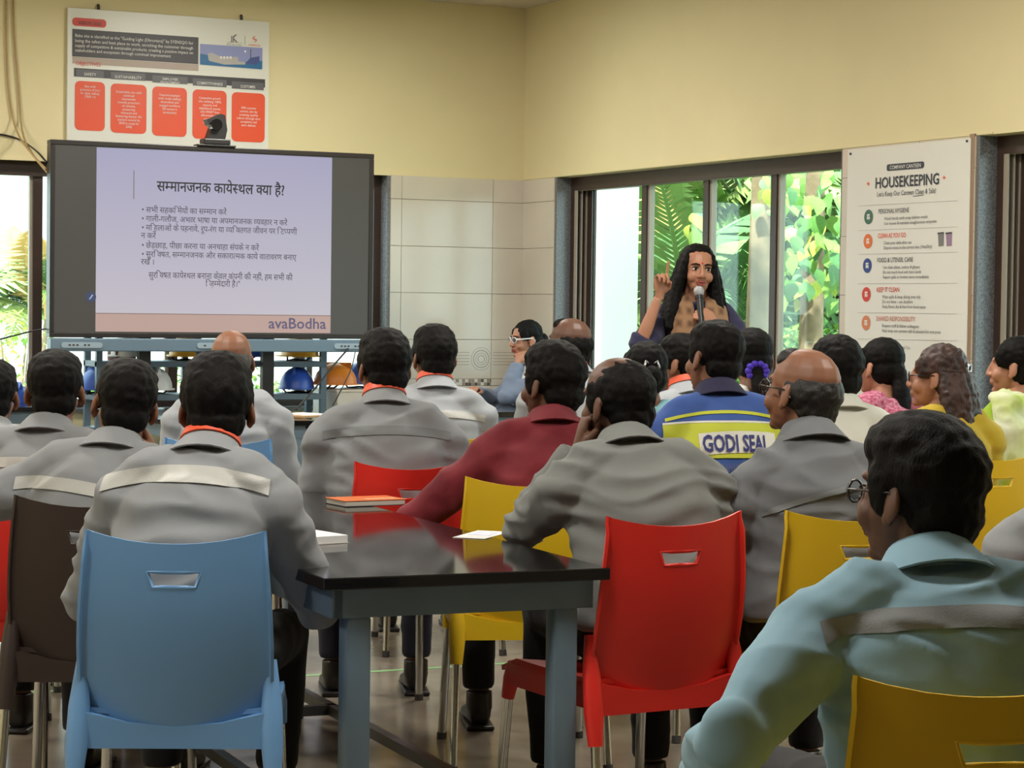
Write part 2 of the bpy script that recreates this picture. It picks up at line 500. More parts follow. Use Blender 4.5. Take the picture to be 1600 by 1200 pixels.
bt('objectives_lettering', [('OBJECTIVES', 118, 101.5, 6, 'L', 39)], M_red, .004)
flat('header_band', 115.5, 106, 414, 119.5, M_dark)
cells = [('SAFETY', 119, 162, 117, 164), ('SUSTAINABILITY', 173, 227, 173, 229), ('EMPLOYEE|ENGAGEMENT', 238, 293, 238, 292), ('COMPETITIVENESS', 301, 354, 301, 354), ('CUSTOMER', 362, 412, 362, 414)]
paras = [['Site with', 'presence of best', 'in class safety', '(TRIR <1)'], ['Sustainable site with', 'continual', 'improvement', 'towards protection', 'of climate,', 'preserving', 'resources and', 'fostering better life', '(carbon neutral by', '2030 in scope by', '2040)'],
         ['Featured employer', 'with multi-skilled,', 'diversified and', 'engaged workforce', '(50 women in', 'production)'], ['Competitive growth', 'site utilizing 100%', 'capacity and', 'digitalized assets', 'with SMART lines', 'effectively and', 'continuous', 'improvement'], ['100% customer', 'centric site by', 'creating quality', 'culture through zero', 'complaints and', 'zero defects']]
for (hd, h0, h1, c0, c1), pr in zip(cells, paras):
    yt = 107 + (h0 - 115.5) * .078
    flat('heading_cell', h0, yt + .8, h1, yt + 12, M_slate, 0, .0025)
    hs = hd.split('|')
    bt('heading_lettering', [(q, (h0 + h1) / 2, yt + (9.5 if len(hs) == 1 else 7 + 5.2 * i) + (h1 - h0) * .039, 4.6 if len(hs) == 1 else 3.8, 'C', min(len(q) * 3.1, 42)) for i, q in enumerate(hs)], M_ltxt, .003, .004)
    ct = 126 + (c0 - 117) * .072
    flat('objective_panel', c0, ct, c1, ct + 77, M_oran, .03, .002, .072)
    o0 = ct + (8 if hd == 'SAFETY' else 24 if hd == 'CUSTOMER' else 13)
    bt('panel_lettering', [(q, (c0 + c1) / 2, o0 + i * 5.4 + 3, 3.9, 'C', len(q) * 1.95) for i, q in enumerate(pr)], M_ltxt, 0, .004)
# the printed photograph and the two emblems on the board
flat('photo_print', 312.5, 68.5, 410, 100, mat('photo_sky', (138, 146, 196), .45))
def bpoly(name, pts, m, d=.003):
    bm = bmesh.new(); strip(bm, [(bl(x, y)[0], -d, bl(x, y)[1]) for x, y in pts]); return obj(name, bm, m, board)
bpoly('photo_water', [(312.5, 84), (325, 86), (345, 93), (380, 97), (409.5, 95), (409.5, 108.5), (312.5, 101)], mat('photo_blue', (34, 104, 156), .45))
bpoly('photo_plant', [(324, 84), (331, 82), (340, 87), (346, 89), (372, 89), (372, 96), (383, 97), (383, 101), (350, 101), (326, 95)], mat('photo_plant', (176, 172, 170), .45), .004)
bpoly('photo_shed', [(383, 99), (391, 90.5), (405, 88), (405, 97), (400, 101)], mat('photo_shed', (64, 78, 138), .45), .004)
bpoly('photo_mast', [(391, 77), (392, 77), (392, 91), (391, 91)], M_dark, .0045)
bpoly('photo_moon', [(381.5, 79), (383, 78.5), (384.5, 80), (383.5, 82.5), (381.5, 82)], M_ltxt, .0045)
for k in range(4): bpoly('photo_tank', [(343.5 + k * 5, 88), (346.5 + k * 5, 88.2), (346.5 + k * 5, 92), (343.5 + k * 5, 91.8)], M_ltxt, .0045)
bpoly('emblem_stroke', [(361, 56), (362.6, 56), (362.6, 66), (361, 66)], M_grey)
bpoly('emblem_stroke', [(363.5, 66.2), (363.5, 57), (368, 53.5), (370, 54), (365, 59.5), (371.5, 66.2), (368.5, 66.2), (365, 62.5), (365, 66.2)], M_grey)
bpoly('emblem_rule', [(355, 65.8), (378.5, 67), (378.5, 67.4), (355, 66.2)], M_grey)
bt('emblem_lettering', [('EPIC FACTORY', 354, 70.5, 2.6, 'L', 25)], M_grey)
bpoly('emblem_divider', [(382.2, 56), (382.8, 56), (382.8, 70), (382.2, 70)], M_grey)
bpoly('emblem_swirl', [(399.6, 56.3), (396, 57), (394, 59.5), (395.5, 62), (399, 63), (399, 64.5), (396, 66.3), (399, 66), (401.5, 63.5), (400.8, 61.3), (397, 60), (397.3, 58.2)], mat('emblem_salmon', (214, 130, 116), .5))
bt('emblem_lettering', [('SYENSQO', 388, 71.5, 3, 'L', 20)], M_red)

# the housekeeping poster on the pillar of the right wall
XB = XW - .018
p0 = onX(1517, 216, XB); p1 = onX(1325, 234, XB); pb = onX(1510, 640, XB)
PY0, PY1, PZ1, PZ0 = p0.y, p1.y, (p0.z + p1.z) / 2, .86
poster = tag(empty('wall_poster', (XB, PY1, PZ0)), 'white housekeeping poster with coloured round icons on the pillar', 'poster')
PW, PH = PY1 - PY0, PZ1 - PZ0
obj('sheet', B((0, -PW, 0), (.005, 0, PH)), mat('poster_white', (224, 223, 216), .28), poster)
M_navy = mat('print_navy', (48, 54, 66), .45)
M_pale = mat('print_pale', (188, 188, 184), .5)
def pl(x, y): q = onX(x, y, XB); return PY1 - q.y, q.z - PZ0     # metres right of the left edge, up from the bottom
pp = lambda a, b, d=.0015: (-d, -a, b)
def ptext(name, rows, m, bold=0.0):
    L = []
    for s, x, y, h, al, wpx in rows:
        u, v = pl(x, y); u2, _ = pl(x + wpx, y)
        L.append((s, u, v, h / 318 * 1.38, al, abs(u2 - u)))
    return lettering(name, L, m, poster, lambda a, b: pp(a, b, .003), bold)
def ppoly(name, pts, m, d=.002, px=True):
    bm = bmesh.new(); strip(bm, [pp(*(pl(*q) if px else q), d) for q in pts]); return obj(name, bm, m, poster)
a0 = pl(1386, 257); a1 = pl(1444, 267)
ppoly('title_tab', rrect(a0[0], a0[1] - .033, a1[0], a0[1], .012), M_navy, .002, False)
ptext('tab_lettering', [('COMPANY CANTEEN', 1415, 262.8, 6, 'C', 50)], M_ltxt, .004)
ptext('title_lettering', [('HOUSEKEEPING', 1417, 291, 17.5, 'C', 105)], M_navy, .018)
ptext('script_lettering', [("Let's Keep Our Canteen Clean & Safe!", 1416, 304.5, 8, 'C', 96)], M_navy)
for sx, sy in ((1357, 287), (1475.5, 277.5)):
    ppoly('star', [(sx - 3, sy), (sx - .8, sy - 1), (sx, sy - 4), (sx + .8, sy - 1), (sx + 3, sy), (sx + .8, sy + 1), (sx, sy + 4), (sx - .8, sy + 1)], M_oran)
ppoly('underline', [(1427, 306.5), (1444, 304), (1444, 304.8), (1427, 307.5)], M_navy)
secs = [('PERSONAL HYGIENE', 1373, 334, 48, (60, 104, 88), 1357.5, 339, ['Wash hands with soap before meals', 'Use tissues & maintain cough/sneeze etiquette'], (68, 82), M_slate),
        ('CLEAN AS YOU GO', 1372, 372, 44, (222, 112, 54), 1356.5, 377, ['Clean your table after use', 'Dispose waste in the correct bins (Wet/Dry)'], (44, 76), M_oran),
        ('FOOD & UTENSIL CARE', 1371, 410, 56, (44, 68, 134), 1355.5, 415, ['Use clean plates, cutlery & glasses', 'Do not touch food with bare hands', 'Report spills or broken items immediately'], (58, 60, 72), M_slate),
        ('KEEP IT CLEAN', 1370, 456, 36, (204, 62, 54), 1354, 460, ['Wipe spills & keep dining area tidy', 'Do not litter - use dustbins', 'Keep floors dry & free from food waste'], (60, 48, 68), M_red),
        ('SHARED RESPONSIBILITY', 1369.5, 501, 61, (206, 128, 86), 1353.5, 504.5, ['Respect staff & fellow colleagues', 'Help keep our canteen safe & pleasant for everyone'], (58, 92), mat('print_brick', (196, 128, 108), .5))]
for t, x, y, wd, c, cx, cy, sub, sw, hm in secs:
    u, v = pl(cx, cy)
    ppoly('icon_disc', [(u + .037 * cos(2 * pi * k / 24), v + .037 * sin(2 * pi * k / 24)) for k in range(24)], mat('icon_%d_%d' % c[:2], c, .45), .002, False)
    for dx, dz, hw, hh in ((0, .010, .012, .004), (-.006, -.004, .005, .009), (.007, -.005, .005, .008)):
        ppoly('icon_mark', rrect(u + dx - hw, v + dz - hh, u + dx + hw, v + dz + hh, .003), M_ltxt, .003, False)
    ptext('section_heading', [(t, x, y, 7.5, 'L', wd)], hm, .008)
    ptext('section_lettering', [(q, x + 9, y + 10 + 7.6 * i, 5.2, 'L', sw[i]) for i, q in enumerate(sub)], M_slate)
for ya, yb_ in ((321.5, 313), (360, 354), (397, 393.5), (443, 442), (488, 490), (529, 532)):
    ppoly('rule', [(1341, ya), (1497, yb_), (1497, yb_ + .7), (1341, ya + .7)], M_pale)
for k, c in ((0, M_grey), (1, mat('bin_purple', (150, 120, 150), .5))):
    ppoly('bin_print', [(1466 + k * 12.5, 366), (1475 + k * 12.5, 365), (1474.5 + k * 12.5, 384), (1467 + k * 12.5, 385)], c)
    ppoly('bin_lid_print', [(1465.5 + k * 12.5, 363.5), (1475.5 + k * 12.5, 362.5), (1475.5 + k * 12.5, 365), (1465.5 + k * 12.5, 366)], M_dark, .003)
ptext('foot_lettering', [('Thank You', 1414, 545.5, 6, 'C', 17)], M_grey)
for qx, qy in ((1329.5, 240.5), (1511.5, 220.5)):
    u, v = pl(qx, qy); obj('nail', T([pp(u, v, 0), pp(u, v, .006)], .006, 8), M_dark, poster)

# the big interactive screen on its stand
YT = 12.40
tx0, tz1 = fl(77, 218, YT); tx1, _ = fl(582, 240, YT); _, tz0 = fl(82, 527, YT)
tv = tag(empty('display_screen', (tx0, YT, tz0)), 'large flat interactive screen showing a lavender slide in Hindi', 'screen')
TW, TH = tx1 - tx0, tz1 - tz0
M_bez = mat('bezel_black', (40, 36, 36), .35)
M_tvb = mat('screen_bluegrey', (106, 128, 146), .4, metal=.1)
bm = bmesh.new(); e = .028
for lo, hi in (((0, -.03, TH - e), (TW, .05, TH)), ((0, -.03, 0), (TW, .05, e)), ((0, -.03, e), (e, .05, TH - e)), ((TW - e, -.03, e), (TW, .05, TH - e))): box(bm, lo, hi, .004)
obj('bezel', bm, M_bez, tv)
obj('back_cover', B((.01, .0, .01), (TW - .01, .075, TH - .01), .01), M_bez, tv)
obj('glass_panel', B((e, -.022, e), (TW - e, .0, TH - e)), mat('screen_glare_grey', (92, 90, 84), .3, emit=.55), tv)  # grey glare over the dark side bars is put in as a glow
bar = obj('lower_bar', B((.005, -.04, -.078), (TW - .005, .05, -.004), .006), M_tvb, tv)
for u0, u1 in ((.065, .30), (.50 * TW - .12, .50 * TW + .12), (TW - .25, TW - .06)):
    bm = bmesh.new(); prism(bm, rrect(u0, -.058, u1, -.026, .015), -.046, -.039); pn = obj('port_panel', bm, mat('port_silver', (150, 168, 182), .35), bar)
    for k in range(6):
        if random.random() < .8: obj('port', B((u0 + .04 + k * .022, -.0475, -.046), (u0 + .052 + k * .022, -.045, -.038)), M_bez, bar)
def tl(x, y): X, Z = fl(x, y, YT - .023); return X - tx0, Z - tz0
s0 = tl(151, 230); s1 = tl(519, 247); sb = tl(152, 518); st = tl(152, 490)
M_slide = bpy.data.materials.new('slide_lavender'); M_slide.use_nodes = True
_n = M_slide.node_tree.nodes; _l = M_slide.node_tree.links; _b = _n['Principled BSDF']
_tc = _n.new('ShaderNodeTexCoord'); _sx = _n.new('ShaderNodeSeparateXYZ'); _cr = _n.new('ShaderNodeValToRGB'); _mr = _n.new('ShaderNodeMapRange')
_l.new(_tc.outputs['Object'], _sx.inputs[0]); _l.new(_sx.outputs['Z'], _mr.inputs[0]); _mr.inputs[1].default_value = sb[1]; _mr.inputs[2].default_value = s0[1]
_l.new(_mr.outputs[0], _cr.inputs[0]); _cr.color_ramp.elements[0].color = lin((206, 200, 208)); _cr.color_ramp.elements[1].color = lin((168, 166, 198))
_l.new(_cr.outputs[0], _b.inputs['Emission Color']); _b.inputs['Emission Strength'].default_value = .86; _b.inputs['Base Color'].default_value = (.02, .02, .02, 1); _b.inputs['Roughness'].default_value = .35
def slide_rect(name, a, b_, c, d_, m, dep):
    bm = bmesh.new(); strip(bm, [(a, -dep, b_), (c, -dep, b_), (c, -dep, d_), (a, -dep, d_)]); return obj(name, bm, m, tv)
slide_rect('slide', s0[0], sb[1], s1[0], s0[1], M_slide, .0235)
slide_rect('slide_footer', s0[0], sb[1], s1[0], st[1], mat('slide_pink', (188, 160, 152), .4, emit=.85), .0245)
slide_rect('slide_footer_rule', s0[0], st[1], s1[0], st[1] + .004, mat('slide_rule', (150, 120, 112), .4, emit=.6), .025)
r0 = tl(208.5, 266); r1 = tl(209.5, 311)
slide_rect('slide_rule', r0[0], r1[1], r1[0], r0[1], mat('slide_tan_rule', (150, 132, 124), .4, emit=.5), .0245)
M_ink = mat('slide_ink', (52, 48, 58), .5, emit=.35)
M_ink2 = mat('slide_ink_soft', (96, 88, 104), .5, emit=.5)
M_logo = mat('slide_logo_violet', (112, 104, 140), .5, emit=.6)
def slidetext(name, rows, m, bold=0.0):
    L = []
    for s, x, y, h, al, wpx in rows:
        u, v = tl(x, y); L.append((s, u, v, h / 262 * 1.30, al) + ((wpx / 262,) if wpx else ()))
    return lettering(name, L, m, tv, lambda a, b: (a, -.026, b), bold)
slidetext('slide_title', [('सम्मानजनक कार्यस्थल क्या है?', 245, 298, 17, 'L', 203)], M_ink, .014)
slidetext('slide_lettering', [('• सभी सहकर्मियों का सम्मान करें', 221, 331.5, 9.5, 'L', 133),
    ('• गाली-गलौज, अभद्र भाषा या अपमानजनक व्यवहार न करें', 221, 345.5, 9.5, 'L', 231),
    ('• महिलाओं के पहनावे, रूप-रंग या व्यक्तिगत जीवन पर टिप्पणी', 221, 359.5, 9.5, 'L', 247), ('न करें', 220, 372, 9.5, 'L', 23),
    ('• छेड़छाड़, पीछा करना या अनचाहा संपर्क न करें', 221, 387, 9.5, 'L', 185),
    ('• सुरक्षित, सम्मानजनक और सकारात्मक कार्य वातावरण बनाए', 221, 401, 9.5, 'L', 246), ('रखें ।', 220, 413, 9.5, 'L', 21),
    ('सुरक्षित कार्यस्थल बनाना केवल कंपनी की नहीं, हम सभी की', 232, 434, 10, 'L', 229), ('ज़िम्मेदारी है।"', 321, 447.5, 10, 'L', 55)], M_ink2, .004)
slidetext('slide_logo', [('avaBodha', 419, 513, 18, 'L', 95)], M_logo, .012)
u, v = tl(142, 464)
bm = bmesh.new(); bm.faces.new([bm.verts.new((u + .03 * cos(2 * pi * k / 20), -.024, v + .03 * sin(2 * pi * k / 20))) for k in range(20)]); obj('pen_button', bm, mat('button_blue', (80, 92, 130), .4, emit=.5), tv)
bm = bmesh.new(); strip(bm, [(u - .012, -.0255, v - .012), (u - .005, -.0255, v - .014), (u + .013, -.0255, v + .010), (u + .007, -.0255, v + .015)]); obj('pen_mark', bm, mat('button_mark', (180, 190, 220), .4, emit=.7), tv)
# the stand
M_steel = mat('bluegrey_steel', (104, 124, 140), .42, noise_amt=.18, noise_scale=6)
M_blk = mat('black_plastic', (32, 30, 32), .4)
stand = tag(empty('screen_stand', (tx0, YT, 0)), 'dark upright steel stand carrying the large screen', 'stand')
for u in (.30 * TW, .685 * TW):
    obj('upright', B((u - .035, .08, .02), (u + .035, .13, tz0 + .5)), M_blk, stand)
    obj('foot', B((u - .03, -.30, 0), (u + .03, .45, .05), .008), M_blk, stand)
obj('crossbar', B((.30 * TW, .09, .35), (.685 * TW, .12, .41)), M_blk, stand)
# conference camera on top of the screen
cx, cz = fl(336, 228, YT)
cm = tag(empty('conference_camera', (cx, YT, tz1)), 'black conference camera standing on top of the screen', 'camera')
obj('mount_plate', B((-.115, -.04, .0), (.115, .05, .012), .003), M_blk, cm)
obj('base', B((-.08, -.045, .012), (.08, .045, .045), .006), M_blk, cm)
bm = bmesh.new(); prism(bm, [(-.055, .045), (.05, .045), (.062, .10), (.048, .185), (.02, .19), (-.03, .165), (-.062, .155), (-.05, .125), (-.03, .115)], -.035, .035); obj('yoke', bm, M_blk, cm)
obj('lens', T([(-.01, -.06, .125), (-.01, .0, .125)], .034, 16), mat('lens_dark', (18, 18, 22), .1), cm)
# cords by the screen and on the wall
def cord(name, label, pts, r, m, cat='cord'):
    # smooth the polyline a little
    q = [Vector(p) for p in pts]
    for _ in range(2):
        n = [q[0]]
        for a, b in zip(q, q[1:]): n += [a * .75 + b * .25, a * .25 + b * .75]
        q = n + [q[-1]]
    return tag(obj(name, T(q, r, 6), m, None, 60), label, cat)
M_cordy = mat('tan_cord', (168, 142, 98), .6)
cord('power_cord', 'thin tan cord hanging on the wall left of the notice board, outer of the pair', [onY(10, -12, YW - .01), onY(9, 60, YW - .012), onY(13, 150, YW - .012), onY(24, 205, YW - .015), onY(48, 240, YT + .2), onY(72, 264, YT + .02)], .006, M_cordy)
cord('power_cord', 'thin tan cord hanging on the wall left of the notice board, inner of the pair', [onY(20, -12, YW - .01), onY(22, 60, YW - .012), onY(30, 150, YW - .012), onY(34, 212, YW - .02), onY(52, 244, YT + .2), onY(74, 270, YT + .02)], .006, M_cordy)
cord('signal_cable', 'black cable curving across the wall to the upper left screen edge', [onY(-12, 209, YW - .012), onY(10, 211, YW - .012), onY(34, 219, YW - .015), onY(58, 236, YT + .15), onY(73, 254, YT + .03)], .006, M_blk)
cord('signal_cable', 'black cable looping in front of the left window to the lower screen edge', [onY(-12, 533, YT + .1), onY(20, 525, YT + .1), onY(50, 517, YT + .1), onY(77, 513, YT + .06)], .005, M_blk)
cord('signal_cable', 'black cable hanging from the lower bar down to the desk papers', [onY(544, 545, YT - .05), onY(520, 572, YT - .2), onY(490, 610, YT - .45), onY(463, 640, YT - .7)], .006, M_blk)
cord('signal_cable', 'thin dark cable dropping straight from the right end of the lower bar', [onY(556, 545, YT - .03), onY(550, 575, YT - .05), onY(538, 600, YT - .08), onY(520, 634, YT - .1)], .004, M_blk)
# ---------------------------------------------------------------- chairs
M_chrome = mat('chrome_tube', (206, 208, 212), .2, metal=1.0)
CH = {'blue': mat('plastic_blue', (108, 156, 208), .42), 'red': mat('plastic_red', (214, 42, 34), .40),
      'yellow': mat('plastic_yellow', (222, 182, 28), .42), 'brown': mat('plastic_dark_brown', (50, 38, 34), .45)}
M_foot = mat('rubber_grey', (60, 58, 56), .7)
def chair_meshes():
    # back shell: a curved panel with a trapezoid grip hole and folded side edges
    us = [-1, -.97, -.9, -.75, -.5, -.285, -.14, 0, .14, .285, .5, .75, .9, .97, 1]
    vs = [0, .05, .15, .3, .45, .6, .7, .775, .855, .92, .97, 1]
    bm = bmesh.new(); G = []
    for v in vs:
        row = []
        for u in us:
            hw = .205 + .008 * sin(v * pi) - .012 * v * v
            uu = u
            if abs(abs(u) - .285) < .001: uu = u * (.80 + .2 * min(1, max(0, (v - .775) / .08)) if v >= .775 else .80) if .7 < v < .9 else u
            x = uu * hw
            z = .405 + v * .412 + (.028 * abs(u) ** 2.2 * v ** 6) - (.045 * (1 - u * u) * (1 - v) ** 3) + .02 * (1 - v) ** 3
            y = -.205 - .055 * v - .018 * sin(v * pi) + .050 * u * u * (1 - .3 * v)
            if abs(u) > .96: y -= .022 * (abs(u) - .96) / .04 * (1 if v < .95 else .5)
            row.append(bm.verts.new((x, y, z)))
        G.append(row)
    for i in range(len(vs) - 1):
        for j in range(len(us) - 1):
            if abs(vs[i] - .775) < .001 and us[j] >= -.286 and us[j + 1] <= .286: continue
            bm.faces.new((G[i][j], G[i][j + 1], G[i + 1][j + 1], G[i + 1][j]))
    i0 = vs.index(.775); j0 = us.index(-.285); j1 = us.index(.285)
    rim = [G[i0][j].co.copy() for j in range(j0, j1 + 1)] + [G[i0 + 1][j].co.copy() for j in range(j1, j0 - 1, -1)]
    bmesh.ops.recalc_face_normals(bm, faces=bm.faces[:])
    bmesh.ops.solidify(bm, geom=bm.faces[:], thickness=.007)
    back = bm
    r = bmesh.new(); tube(r, [p + Vector((0, -.003, 0)) for p in rim], .0055, 6, closed=True)
    # seat with dished middle and a rear apron
    s = bmesh.new(); N = 10; Q = []
    for i in range(N + 1):
        b = i / N; row = []
        for j in range(N + 1):
            a = j / N * 2 - 1
            hw = .205 + .012 * sin(b * pi)
            row.append(s.verts.new((a * hw, -.20 + b * .43, .452 - .016 * (1 - a * a) * sin(b * pi) - (.03 * max(0, b - .8) / .2 * 1) ** 1 * (b > .8) + .006 * a * a)))
        Q.append(row)
    for i in range(N):
        for j in range(N): s.faces.new((Q[i][j], Q[i][j + 1], Q[i + 1][j + 1], Q[i + 1][j]))
    bmesh.ops.recalc_face_normals(s, faces=s.faces[:]); bmesh.ops.solidify(s, geom=s.faces[:], thickness=.012)
    ap = bmesh.new(); prism(ap, [(-.20, .372), (.20, .372), (.195, .45), (.10, .428), (0, .420), (-.10, .428), (-.195, .45)], -.222, -.196)
    sk = bmesh.new(); box(sk, (-.212, -.20, .385), (-.196, .19, .448), .006)
    sk2 = bmesh.new(); box(sk2, (.196, -.20, .385), (.212, .19, .448), .006)
    socks = []; legs = []; feet = []
    for sx in (-1, 1):
        socks.append(T([(sx * .203, -.185, .56), (sx * .206, -.205, .46), (sx * .209, -.222, .38), (sx * .212, -.236, .305)], [(.010, .012), (.019, .024), (.021, .025), (.0165, .0185)], 10))
        legs.append(T([(sx * .211, -.234, .32), (sx * .224, -.285, .012)], .0128, 12))
        feet.append(T([(sx * .2235, -.283, .022), (sx * .2245, -.287, 0)], .0148, 12))
        socks.append(T([(sx * .190, .185, .44), (sx * .196, .195, .40), (sx * .20, .205, .35)], [.020, .021, .0165], 10))
        legs.append(T([(sx * .199, .203, .36), (sx * .212, .232, .012)], .0128, 12))
        feet.append(T([(sx * .2115, .231, .022), (sx * .2125, .233, 0)], .0148, 12))
    return back, r, s, ap, (sk, sk2), socks, legs, feet
def build_chair():
    back, r, s, ap, sk, socks, legs, feet = chair_meshes()
    root = empty('plastic_chair')
    bs = obj('back_shell', back, CH['blue'], root, 45); obj('grip_rim', r, CH['blue'], bs, 60)
    st = obj('seat', s, CH['blue'], root, 45); obj('rear_apron', ap, CH['blue'], st, 40)
    for q in sk: obj('side_apron', q, CH['blue'], st, 40)
    for q in socks: obj('leg_socket', q, CH['blue'], root, 50)
    for q, f in zip(legs, feet):
        l = obj('leg', q, M_chrome, root, 50); obj('foot_cap', f, M_foot, l, 50)
    return root
CHAIR = build_chair()
CHAIR_TREE = {CHAIR: [(c, [d for d in bpy.data.objects if d.parent == c]) for c in bpy.data.objects if c.parent == CHAIR]}
chair_used = [False]
def place_chair(loc, rz, color, label):
    def paint(o):
        if o.data.materials[0] == CH['blue']:
            o.material_slots[0].link = 'OBJECT'; o.material_slots[0].material = CH[color]
    if not chair_used[0]:
        chair_used[0] = True; r = CHAIR
        pairs = [c for c, ds in CHAIR_TREE[CHAIR]] + [d for c, ds in CHAIR_TREE[CHAIR] for d in ds]
    else:
        r = CHAIR.copy(); COL.objects.link(r); pairs = []
        for c, ds in CHAIR_TREE[CHAIR]:
            n = c.copy(); COL.objects.link(n); n.parent = r; pairs.append(n)
            for d in ds:
                m = d.copy(); COL.objects.link(m); m.parent = n; pairs.append(m)
    for o in pairs:
        if o.data.materials[0] == CH['blue']: paint(o)
    r.location = loc; r.rotation_euler = (0, 0, rz)
    return tag(r, label, 'chair', 'plastic chairs with chrome legs')

# ---------------------------------------------------------------- tables
M_top = mat('black_granite_top', (30, 30, 32), .07, noise_amt=.5, noise_scale=160, c2=(14, 14, 15), spec=.6)
M_rail = mat('dark_steel_rail', (70, 70, 72), .45)
def table(loc, rz, L, Wd, label, apron=M_steel):
    """origin under the near left corner; the top runs Wd along x and L along y"""
    t = tag(empty('canteen_table', loc, rz), label, 'table', 'granite topped steel tables')
    obj('table_top', B((0, 0, .697), (Wd, L, .725), .003), M_top, t)
    a = obj('apron', B((.035, .03, .63), (Wd - .035, .055, .696)), apron, t)
    obj('apron', B((.035, L - .055, .63), (Wd - .035, L - .03, .696)), apron, t)
    obj('apron', B((.03, .03, .63), (.055, L - .03, .696)), apron, t)
    obj('apron', B((Wd - .055, .03, .63), (Wd - .03, L - .03, .696)), apron, t)
    for x in (.095, Wd - .095):
        for y in (.062, L - .062):
            bm = bmesh.new(); box(bm, (x - .031, y - .031, 0), (x + .031, y + .031, .635), .012); obj('leg', bm, apron, t, 40)
    for x in (.095, Wd - .095): obj('foot_rail', B((x - .015, .09, .085), (x + .015, L - .09, .115)), M_rail, t)
    for y in (.45, L - .45): obj('foot_rail', B((.08, y - .015, .085), (Wd - .08, y + .015, .115)), M_rail, t)
    return t
ca = onZ(506, 904, .725); cb = onZ(943, 880, .725)
ang = radians(-3.5)
TAB = dict(o=Vector((ca.x, ca.y, 0)), a=ang, w=.70)
table((ca.x, ca.y, 0), ang, 2.2, TAB['w'], 'black granite table with notebooks nearest the camera, beside the blue chair')
def tpt(x, y): 
    return TAB['o'] + Matrix.Rotation(TAB['a'], 3, 'Z') @ Vector((x, y, 0))
# things on the near table
def slab_on(name, label, cat, px, w_, l_, h_, rz, parts, z=.725):
    c = onZ(px[0], px[1], z)
    r = tag(empty(name, (c.x, c.y, z + .0005), rz), label, cat)
    for n, lo, hi, m in parts: obj(n, B(lo, hi, .001), m, r)
    return r
M_paper = mat('paper_white', (226, 224, 224), .6)
M_page = mat('page_edge', (196, 190, 180), .8)
M_orc = mat('cover_orange', (214, 112, 56), .5)
slab_on('notebook', 'orange covered notebook lying on the black table before the red chair', 'notebook', (571, 788), .15, .2, .02, ang + .12,
        [('page_block', (-.098, -.068, .002), (.100, .068, .016), M_page), ('cover', (-.102, -.07, .016), (.104, .07, .0185), M_orc), ('back_cover', (-.102, -.07, 0), (.104, .07, .002), M_dark), ('cover_label', (-.02, -.05, .0185), (.085, -.015, .0192), mat('label_cream', (222, 170, 130), .5))])
slab_on('open_book', 'white open notebook under the elbow of the man on the blue chair', 'notebook', (462, 842), .2, .3, .02, ang + .25,
        [('page_block', (-.09, -.15, .001), (.062, .15, .020), M_paper), ('cover', (-.093, -.153, 0), (.065, .153, .001), M_page)])
slab_on('paper_sheet', 'white paper sheet lying by the right edge of the near table', 'paper', (752, 836), .1, .2, .002, ang + .85,
        [('sheet', (-.10, -.045, 0), (.10, .045, .0012), M_paper), ('printed_patch', (-.02, -.03, .0012), (.05, .03, .0016), mat('print_lilac', (206, 208, 228), .6))])
# the other tables
c2 = onZ(765, 644, .725)
table((c2.x, c2.y, 0), 0, 2.1, .75, 'black granite table in front of the woman with white glasses')
c3 = onZ(497, 657, .725)
table((c3.x - .75, c3.y, 0), 0, 1.5, .75, 'black granite table with papers under the right end of the screen')
c4 = onZ(52, 632, .725)
table((c4.x - .75, c4.y - .3, 0), 0, 1.4, .75, 'black granite table by the left window with a black case on it')
cc = onZ(30, 622, .725)
kb = tag(empty('black_case', (cc.x, cc.y, .7255)), 'small black case lying on the table by the left window', 'case')
obj('case_body', B((-.12, -.08, 0), (.12, .08, .045), .012), M_blk, kb); obj('case_handle', T([(-.04, -.085, .02), (-.04, -.115, .03), (.04, -.115, .03), (.04, -.085, .02)], .007, 8), M_blk, kb)
cp = onZ(466, 651, .725)
pk = tag(empty('paper_pile', (cp.x, cp.y, .7255), .4), 'tan folder and loose papers on the table under the screen', 'papers')
obj('folder', B((-.11, -.15, 0), (.11, .15, .012), .002), mat('folder_tan', (186, 150, 108), .6), pk); obj('loose_sheet', B((-.06, -.13, .012), (.15, .12, .014)), M_paper, pk)

